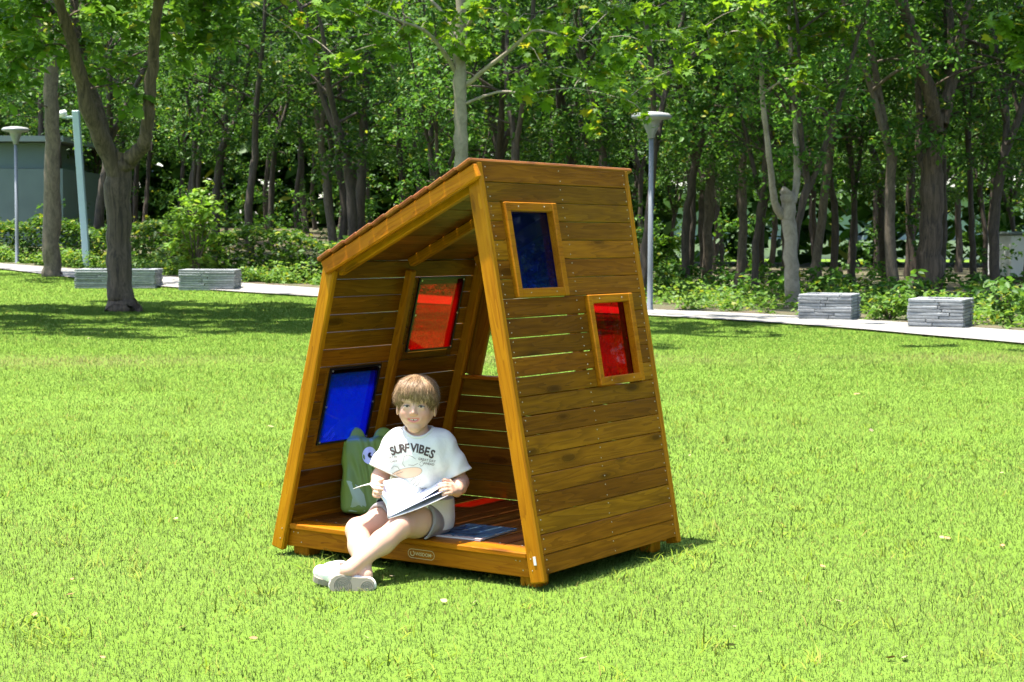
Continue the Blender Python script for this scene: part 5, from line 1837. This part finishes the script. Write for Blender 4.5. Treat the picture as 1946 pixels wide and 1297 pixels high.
for ch_, u, v, an in word:
    vs, fs = text_geo(ch_, 22.5, offset=.85)
    r_ = math.radians(an)
    vs = [Vector((u + (p_.x * .86) * math.cos(r_) - (-(p_.y - 7)) * math.sin(r_), v + (p_.x * .86) * math.sin(r_) + (-(p_.y - 7)) * math.cos(r_), 0)) for p_ in vs]
    letters.append(subdiv((vs, fs), 1))
lay(letters, 'lettering', M['ink'])
small = []
for body, u, v, an, sz in (('GREAT DAY', 811, 877, 9, 6.2), ('AHEAD', 815, 884, 9, 6.2), ('GET IN', 746, 871, -6, 5.6), ('LOAD!', 747, 879, -6, 5.6), ('HAWAII COASTLINE', 796, 931, 2, 5.6)):
    vs, fs = text_geo(body, sz, offset=.12)
    r_ = math.radians(an)
    small.append(([Vector((u + p_.x * math.cos(r_) + p_.y * math.sin(r_), v + p_.x * math.sin(r_) - p_.y * math.cos(r_), 0)) for p_ in vs], fs))
def poly(pts): return ([Vector((x, y, 0)) for x, y in pts], [tuple(range(len(pts)))])
tag(lay(small, 'small_lettering', M['ink_soft']), kind='stuff')
# outline sketch: a plain surfboard, waves and loose strokes
bd = [(778 + 28 * math.cos(a) * (1 - .15 * math.cos(a)), 899 - 4 * math.cos(a) + 9.5 * math.sin(a)) for a in np.linspace(0, 2 * math.pi, 30)]
lay([subdiv(poly(bd[:-1]), 1)], 'surfboard_print', M['ink_orange'])
strokes = [strip_geo(bd[:-1], .9, True), strip_geo([(752, 902), (766, 897), (782, 893), (800, 893)], .8),
           strip_geo([(744, 891), (749, 886), (756, 888), (760, 895)], .8), strip_geo([(745, 899), (751, 903), (748, 907)], .8),
           strip_geo([(768, 868), (765, 882), (770, 888)], .8), strip_geo([(768, 868), (775, 865), (783, 868), (790, 873)], .8),
           strip_geo([(776, 884), (786, 885), (794, 881)], .8), strip_geo([(798, 880), (803, 876), (805, 883), (800, 887), (797, 882)], .8),
           strip_geo([(780, 915), (787, 908), (790, 917), (783, 923)], .8), strip_geo([(793, 912), (800, 911), (795, 921), (786, 927)], .8)]
lay(strokes, 'line_drawing', M['ink_soft'])

# ---- shorts
sh = Field((-.62, 6.00, .085), (-.13, 6.52, .36), .0038)
sh.ell(pe + [0, .01, -.012], (.122, .092, .078), k=.03)
hems = []
for h_, k_, f_ in (('hipL', 'knL', .62), ('hipR', 'knR', .50)):
    H_, K_ = J[h_], J[k_]
    ax = (K_ - H_) / np.linalg.norm(K_ - H_)
    e = H_ + (K_ - H_) * f_
    sh.cone(H_, e + ax * .02, .073, .074, .025)
    hems.append((e, ax))
sh.warp(lambda X, Y, Z: .0030 * np.sin(70 * (X - pe[0]) + 40 * (Z - pe[2])) + .0018 * np.sin(120 * (Y - 6.3) - 60 * (X - pe[0])))
for i_, (e, ax) in enumerate(hems):
    n_ = ax + np.array([0, 0, .25]) if i_ == 0 else ax + np.array([-.05, 0, .35])
    n_ /= np.linalg.norm(n_)
    o_ = np.array([.07, .07, .075])
    sd = 1 if i_ else -1
    bl_, bh_ = e - o_ * 1.3, e + o_ * 1.3
    sh.plane(e, n_, lo=bl_, hi=bh_, k=.003)
    sh.cone(e - ax * .04, e + ax * .05, .060, .0685, .004, sub=True)
sh.plane((0, 0, ZD + .003), (0, 0, -1), k=.006)
V, F = sh.surface(2)
rel('shorts', fix_normals(np_mesh('shorts', V - base_p, F, True)), M['shorts'])

# ---- shoes
M['shoe'] = plain('white_leather', (.76, .74, .68), .5, .4, noise=.04, nscale=60)
M['sole'] = plain('rubber_sole', (.25, .22, .165), .8, .2)
M['sole_line'] = plain('rubber_groove', (.13, .115, .085), .8)
def shoe(heel, toe, up, ankle, label):
    """heel and toe lie on the inner face of the sole, up points to the ankle side"""
    heel, toe = np.array(heel), np.array(toe)
    fx = toe - heel; L = np.linalg.norm(fx); fx /= L
    up = np.array(up, float); up -= fx * (up @ fx); up /= np.linalg.norm(up)
    sd = np.cross(up, fx)
    P = lambda x, y, z: heel + fx * x * L + sd * y + up * z
    c0 = heel + fx * L * .5
    f = Field(c0 - .16, c0 + .16, .0026)
    f.cone(P(.16, 0, .024), P(.50, .002, .022), .030, .032, .02)
    f.cone(P(.50, .002, .020), P(.86, -.002, .012), .033, .025, .02)
    f.cone(P(.18, 0, .03), P(.16, 0, .062), .030, .030, .02)
    f.cone(P(.30, 0, .05), P(.55, 0, .032), .027, .024, .02)
    f.plane(P(0, 0, .0), -up, k=.003)
    f.plane(P(.16, 0, .066), up * 1.0 - fx * .12, k=.004)
    f.cone(P(.17, 0, .050), P(.15, 0, .11), .0235, .027, .004, sub=True)
    V, F = f.surface(2)
    root = rel('shoe', fix_normals(np_mesh('shoe', V - base_p, F, True)), M['shoe'])
    root['label'] = label
    # sole slab with a sneaker outline
    out = []
    prof = [(0, .0), (.02, .018), (.08, .027), (.18, .030), (.34, .0275), (.48, .0285), (.62, .0335), (.76, .0350), (.88, .030), (.96, .020), (1.0, .0)]
    for x, w in prof: out.append((x, w + .002 * math.sin(x * 3)))
    for x, w in prof[-2:0:-1]: out.append((x, -w * (.92 if .3 < x < .6 else 1)))
    n = len(out)
    V2 = [P(x, y, z) - base_p for z, k in ((.004, 1), (-.016, 1), (-.018, .96)) for x, y in [(.5 + (a - .5) * k * 1.02, b * k) for a, b in out]]
    F2 = []
    for r in range(2):
        for i in range(n):
            F2.append((r * n + i, r * n + (i + 1) % n, (r + 1) * n + (i + 1) % n, (r + 1) * n + i))
    F2.append(tuple(range(2 * n, 3 * n))); F2.append(tuple(reversed(range(n))))
    m_ = bpy.data.meshes.new('sole'); m_.from_pydata([tuple(v) for v in V2], [], F2)
    so = link('sole', fix_normals(m_), M['sole'], root)
    for p_ in so.data.polygons: p_.use_smooth = False
    g = []
    for cx, r0 in ((.70, .006), (.70, .012), (.70, .018), (.70, .024), (.70, .029), (.16, .007), (.16, .0135), (.16, .020)):
        A = Acc()
        A.tube([P(cx, 0, -.0182) + fx * r0 * math.cos(a) + sd * r0 * math.sin(a) - base_p for a in np.linspace(0, 2 * math.pi, 25)], [.0012] * 25, 4)
        g.append((np.concatenate(A.V), A.F))
    V3, F3 = join_geo(g)
    m_ = bpy.data.meshes.new('tread'); m_.from_pydata(V3, [], F3)
    tag(link('tread_rings', m_, M['sole_line'], so), kind='stuff')
    # laces
    A = Acc()
    for x in (.36, .44, .52):
        A.tube([P(x, -.018, .052 - (x - .36) * .10), P(x + .02, 0, .072 - (x - .36) * .14), P(x, .018, .052 - (x - .36) * .10)], [.0028] * 3, 5)
    link('laces', A.mesh('laces'), M['shoe'], root)
vw = np.array(ray(668, 1117)); vw /= np.linalg.norm(vw)
shoe(A3(711, 1116, 5.935), A3(626, 1111, 5.925), vw + np.array([0, 0, .06]), J['anL'], 'shoe lying on its side with the sole turned to the camera')
shoe(A3(664, 1111, 5.975), A3(598, 1091, 6.015) , np.array([.35, -.25, .9]), J['anR'], 'shoe behind, toe pointing away to the left')

# ================================================================== magazine in the hands
def patch(corners, nu, nv, bend, thick=.0012):
    p00, p10, p01, p11 = [np.array(c) for c in corners]
    G = np.zeros((nu + 1, nv + 1, 3))
    for i in range(nu + 1):
        for j in range(nv + 1):
            u, v = i / nu, j / nv
            G[i, j] = (p00 * (1 - u) * (1 - v) + p10 * u * (1 - v) + p01 * (1 - u) * v + p11 * u * v) + bend(u, v)
    n = np.cross(p10 - p00, p01 - p00); n /= np.linalg.norm(n)
    V = np.concatenate([G.reshape(-1, 3), (G + n * thick).reshape(-1, 3)])
    F = []
    m = nv + 1; N = (nu + 1) * m
    for i in range(nu):
        for j in range(nv):
            a = i * m + j
            F += [(a, a + m, a + m + 1, a + 1), (N + a, N + a + 1, N + a + m + 1, N + a + m)]
    for i in range(nu):
        for j in (0, nv):
            a = i * m + j
            F.append((a, a + m, N + a + m, N + a))
    for j in range(nv):
        for i in (0, nu):
            a = i * m + j
            F.append((a, a + 1, N + a + 1, N + a))
    return V, F
def paper(name, base, marks, scale, gloss=.3):
    t = NT(name)
    tc = t.n('ShaderNodeTexCoord')
    n1 = t.n('ShaderNodeTexNoise', Vector=tc.outputs['Object'], Scale=scale, Detail=3.0, Distortion=1.2)
    c = t.ramp(n1.outputs[0], [(.0, base), (.56, base)] + marks)
    p = t.n('ShaderNodeBsdfPrincipled', Roughness=gloss)
    t.set(p, 'Base Color', c)
    return t.done(p)
M['page'] = paper('page_print', (.80, .79, .78), [(.62, (.74, .52, .62)), (.70, (.78, .76, .76))], 16)
M['page_blue'] = paper('page_blue', (.34, .36, .52), [(.62, (.20, .21, .34)), (.70, (.55, .55, .66))], 22)
M['cover_back'] = paper('cover_back', (.66, .62, .60), [(.6, (.50, .42, .40)), (.72, (.62, .60, .60))], 25)
S0, S1 = A3(736, 985, 6.085), A3(806, 926, 6.235)
mg = empty('open_magazine', tuple(S0))
tag(mg, 'open magazine with curling white pages held in the child\'s hands', 'magazine')
def mpart(name, corners, bend, mat, nu=8, nv=8, th=.0014):
    V, F = patch(corners, nu, nv, bend, th)
    m_ = bpy.data.meshes.new(name); m_.from_pydata([tuple(v - S0) for v in V], [], F)
    fix_normals(m_)
    return link(name, m_, mat, mg)
up_ = np.array([0, -.25, 1.0])
mpart('page_block', (S0, S1, A3(703, 922, 6.135), A3(772, 905, 6.250)), lambda u, v: up_ * (.018 * math.sin(math.pi * v) * (.4 + .6 * u) - .014 * math.sin(math.pi * v) * (1 - u)) + np.array([.022 * math.sin(math.pi * v) * (1 - u), 0, 0]), M['page'], th=.004)
mpart('turned_page', (A3(704, 922, 6.133), A3(730, 914, 6.200), A3(671, 930, 6.120), A3(700, 921, 6.190)), lambda u, v: up_ * .004 * math.sin(math.pi * v), M['page'], 4, 6)
mpart('cover', (S0 + [.002, -.001, -.002], S1 + [.002, 0, -.003], A3(851, 942, 6.120), A3(846, 926, 6.265)), lambda u, v: -up_ * .006 * math.sin(math.pi * v), M['cover_back'], th=.002)
mpart('inner_pages', (S0 + [.001, 0, .001], S1 + [.001, 0, .001], A3(846, 932, 6.125), A3(843, 917, 6.270)), lambda u, v: up_ * .002 * math.sin(math.pi * v), M['page_blue'], th=.002)
mpart('loose_page', (S0 + [.0, 0, .003], S1 + [.0, 0, .003], A3(842, 922, 6.135), A3(838, 908, 6.275)), lambda u, v: -up_ * .006 * math.sin(math.pi * v), M['page'], th=.0012)

# ================================================================== picture book on the deck
M['paper_edge'] = plain('paper_edge', (.74, .72, .66), .7)
t = NT('book_cover')
tc = t.n('ShaderNodeTexCoord')
n1 = t.n('ShaderNodeTexNoise', Vector=tc.outputs['Object'], Scale=14.0, Detail=4.0, Distortion=1.5)
n2 = t.n('ShaderNodeTexVoronoi', Vector=tc.outputs['Object'], Scale=22.0)
sx = t.n('ShaderNodeSeparateXYZ', Vector=tc.outputs['Object'])
c = t.ramp(n1.outputs[0], [(.30, (.05, .12, .20)), (.46, (.09, .16, .21)), (.54, (.015, .07, .20)), (.60, (.03, .04, .03)), (.68, (.22, .21, .19))])
m_ = t.math('GREATER_THAN', t.math('ADD', t.math('MULTIPLY', sx.outputs['Y'], -9.0), n1.outputs[0]), 1.5)
c = t.mix(m_, c, (.50, .38, .35))
p = t.n('ShaderNodeBsdfPrincipled', Roughness=.6)
p.inputs['Specular IOR Level'].default_value = .12
t.set(p, 'Base Color', c)
M['book_cover'] = t.done(p)
cs = [(-.523, .095), (-.592, .356), (-.383, .372), (-.313, .111)]
bc = np.mean(cs, 0)
bx3, by3 = Vector((cs[3][0] - cs[0][0], cs[3][1] - cs[0][1], 0)), Vector((cs[1][0] - cs[0][0], cs[1][1] - cs[0][1], 0))
BW, BL = bx3.length, by3.length
bk = empty('picture_book'); bk.matrix_basis = HM @ frame_m(Vector((bc[0], bc[1], ZD)), bx3, Vector((0, 0, 1)))
tag(bk, 'closed blue picture book lying on the deck beside the child', 'book')
def bpart(name, w, l, th, z, mat, bev=.0006):
    mb = box_mesh(w, l, th, bev).copy(); mb.materials.clear()
    return link(name, mb, mat, bk, Matrix.Translation((0, 0, z)))
bpart('back_cover', BW, BL, .0014, .0012, M['book_cover'])
bpart('pages', BW - .004, BL - .005, .0050, .0046, M['paper_edge'])
bpart('front_cover', BW, BL, .0014, .0080, M['book_cover'])

# ================================================================== frog-shaped bag against the wall
M['frog'] = plain('green_vinyl', (.19, .285, .05), .45, .25, bump=.15, nscale=25)
M['frog_pale'] = plain('pale_green_vinyl', (.34, .46, .24), .33, .5)
M['felt_white'] = plain('white_patch', (.72, .74, .78), .5)
fo = HM @ Vector((-1.052, .364, ZD))
fo = np.array(fo)
fvw = np.array([.10, -1.0, 0]); fvw /= np.linalg.norm(fvw)     # face of the bag turned to the camera
fup = np.array([.0, .10, 1.0]); fup /= np.linalg.norm(fup)
frt = np.cross(fup, -fvw); frt = -frt if frt[0] < 0 else frt; frt /= np.linalg.norm(frt)
ffr = np.cross(frt, fup); ffr = ffr if ffr[1] < 0 else -ffr
FR = np.stack([frt, ffr, fup])
FS = 1.12
def fpnt(x, y, z): return fo + (frt * x + ffr * y + fup * z) * FS
fb = Field(fo - [.21, .18, .03], fo + [.21, .20, .40], .0036)
# pillow body: rounded box, fuller at the bottom
sl, (X, Y, Z) = fb._box(fb.lo, fb.lo + fb.h * fb.n, 0)
X, Y, Z = [fo[k] + (q_ - fo[k]) / FS for k, q_ in enumerate((X, Y, Z))]
qx = (X - fo[0]) * frt[0] + (Y - fo[1]) * frt[1] + (Z - fo[2]) * frt[2]
qy = (X - fo[0]) * ffr[0] + (Y - fo[1]) * ffr[1] + (Z - fo[2]) * ffr[2]
qz = (X - fo[0]) * fup[0] + (Y - fo[1]) * fup[1] + (Z - fo[2]) * fup[2]
hw_ = .096 + .005 * np.sin(qz * 26)
dep_ = .058 - .030 * np.clip(qz / .27, 0, 1) ** 1.5 + .010 * np.cos(qx * 18)
ax_, ay_, az_ = np.abs(qx) - hw_ + .022, np.abs(qy) - dep_ + .022, np.abs(qz - .135) - .133 + .022
d = np.sqrt(np.maximum(ax_, 0) ** 2 + np.maximum(ay_, 0) ** 2 + np.maximum(az_, 0) ** 2) + np.minimum(np.maximum(ax_, np.maximum(ay_, az_)), 0) - .022
d += .0035 * np.sin(qz * 55 + 14 * np.sin(qx * 22)) * np.exp(-((qz - .16) / .09) ** 2) + .003 * np.sin(qx * 70 + qz * 30)
fb.g = d.astype(np.float32)
for s_ in (-1, 1):
    fb.ell(fpnt(s_ * .050, 0, .264), (.040, .015, .044), FR, k=.006)
V, F = fb.surface(2)
mf = fix_normals(np_mesh('body', V - fo, F, True))
frog = empty('frog_bag', tuple(fo)); tag(frog, 'green vinyl frog bag with round ears leaning on the inside wall', 'bag')
body = link('body', mf, M['frog'], frog)
fbv = BVHTree.FromPolygons([tuple(v) for v in V], [tuple(f) for f in F])
def fdisc(name, pts, mat, lift=.0016, parent=None):
    ctr = np.mean(pts, 0)
    P_ = [(ctr[0], ctr[1])] + [((a[0] + ctr[0]) / 2, (a[1] + ctr[1]) / 2) for a in pts] + list(pts)
    n = len(pts)
    out = []
    for x, z in P_:
        h_ = fbv.ray_cast(Vector(fpnt(x, .2, z)), Vector(-ffr), .5)
        q = np.array(h_[0]) + ffr * lift if h_[0] is not None else fpnt(x, .03, z)
        out.append(tuple(q - fo))
    F2 = [(0, 1 + i, 1 + (i + 1) % n) for i in range(n)] + [(1 + i, 1 + n + i, 1 + n + (i + 1) % n, 1 + (i + 1) % n) for i in range(n)]
    m_ = bpy.data.meshes.new(name); m_.from_pydata(out, [], F2)
    for p_ in m_.polygons: p_.use_smooth = True
    o = link(name, m_, mat, frog)
    return o
ov = lambda cx, cz, rx, rz, n=24: [(cx + rx * math.cos(a), cz + rz * math.sin(a)) for a in np.linspace(0, 2 * math.pi, n, endpoint=False)]
for s_ in (-1, 1):
    fdisc('eye_patch', ov(s_ * .034 + .034, .205, .025, .030), M['felt_white'])
    fdisc('pupil', ov(s_ * .034 + .036, .206, .0085, .0095, 14), M['black'], .0026)
fdisc('belly_patch', [(-.080, .118), (-.068, .117), (-.040, .100), (-.018, .070), (-.010, .035), (-.014, .012), (-.045, .010), (-.072, .012), (-.062, .035), (-.058, .060), (-.070, .095)], M['frog_pale'])
fdisc('belly_patch', [(.080, .118), (.068, .117), (.046, .100), (.028, .070), (.022, .035), (.026, .012), (.050, .010), (.072, .012), (.062, .035), (.058, .060), (.070, .095)][::-1], M['frog_pale'])
fdisc('snout', ov(.045, .035, .022, .024), M['black'])

# ================================================================== fallen leaves on the lawn
M['dry_leaf'] = plain('dry_leaf', (.30, .15, .07), .7, .3, noise=.4, nscale=30)
M['pale_leaf'] = plain('pale_leaf', (.26, .21, .12), .7, .3, noise=.2, nscale=30)
def leaf_mesh():
    bm = bmesh.new()
    prof = [(0, 0), (.15, .16), (.4, .27), (.7, .18), (1, 0)]
    L_ = [bm.verts.new((x, w, .10 * w + .12 * x * x)) for x, w in prof]
    R_ = [L_[0]] + [bm.verts.new((x, -w, .22 * w + .12 * x * x)) for x, w in prof[1:-1]] + [L_[-1]]
    mid = [L_[0]] + [bm.verts.new((x, 0, .10 * x * x)) for x, w in prof[1:-1]] + [L_[-1]]
    for i in range(4):
        for A_, B_ in ((L_, mid), (mid, R_)):
            f = []
            for v in (A_[i], A_[i + 1], B_[i + 1], B_[i]):
                if v not in f: f.append(v)
            if len(f) >= 3: bm.faces.new(f)
    return bm_mesh('fallen_leaf', bm, True)
lm1, lm2 = leaf_mesh(), leaf_mesh()
lm1.materials.append(M['dry_leaf']); lm2.materials.append(M['pale_leaf'])
brown = [(135, 1108), (125, 1137), (340, 1200), (200, 1258), (490, 1219), (65, 1177), (1567, 1084), (1805, 1030), (1702, 1256), (1622, 752), (1939, 761), (1905, 1044), (1870, 680), (1440, 1130), (1770, 675)]
pale = [(330, 990), (350, 1014), (135, 1050), (168, 645), (1375, 1078), (1395, 1196), (1380, 1232), (1787, 1028), (1660, 821), (1710, 806), (1900, 903), (1560, 900), (1480, 950), (1720, 1254), (1395, 698), (850, 1150), (750, 1100), (900, 1152), (40, 730), (520, 815), (1310, 870), (1600, 1150), (700, 1220), (1100, 1260)]
rgl = np.random.default_rng(3)
for lst, me, lb, gr in ((brown, lm1, 'small curled brown leaf fallen on the lawn', 'brown fallen leaves on the lawn'), (pale, lm2, 'small pale dry leaf fallen on the lawn', 'pale fallen leaves on the lawn')):
    for u, v in lst:
        g_ = ground_at(u, v)
        s_ = rgl.uniform(.022, .040) * (1.5 if g_.y > 10 else 1)
        o = link('fallen_leaf', me, None, None, Matrix.Translation((g_.x, g_.y, g_.z + .011)) @ Matrix.Rotation(rgl.uniform(0, 6.28), 4, 'Z') @ Matrix.Rotation(rgl.normal(0, .35), 4, 'X') @ Matrix.Diagonal((s_, s_, s_, 1)))
        tag(o, lb, 'leaf', gr)
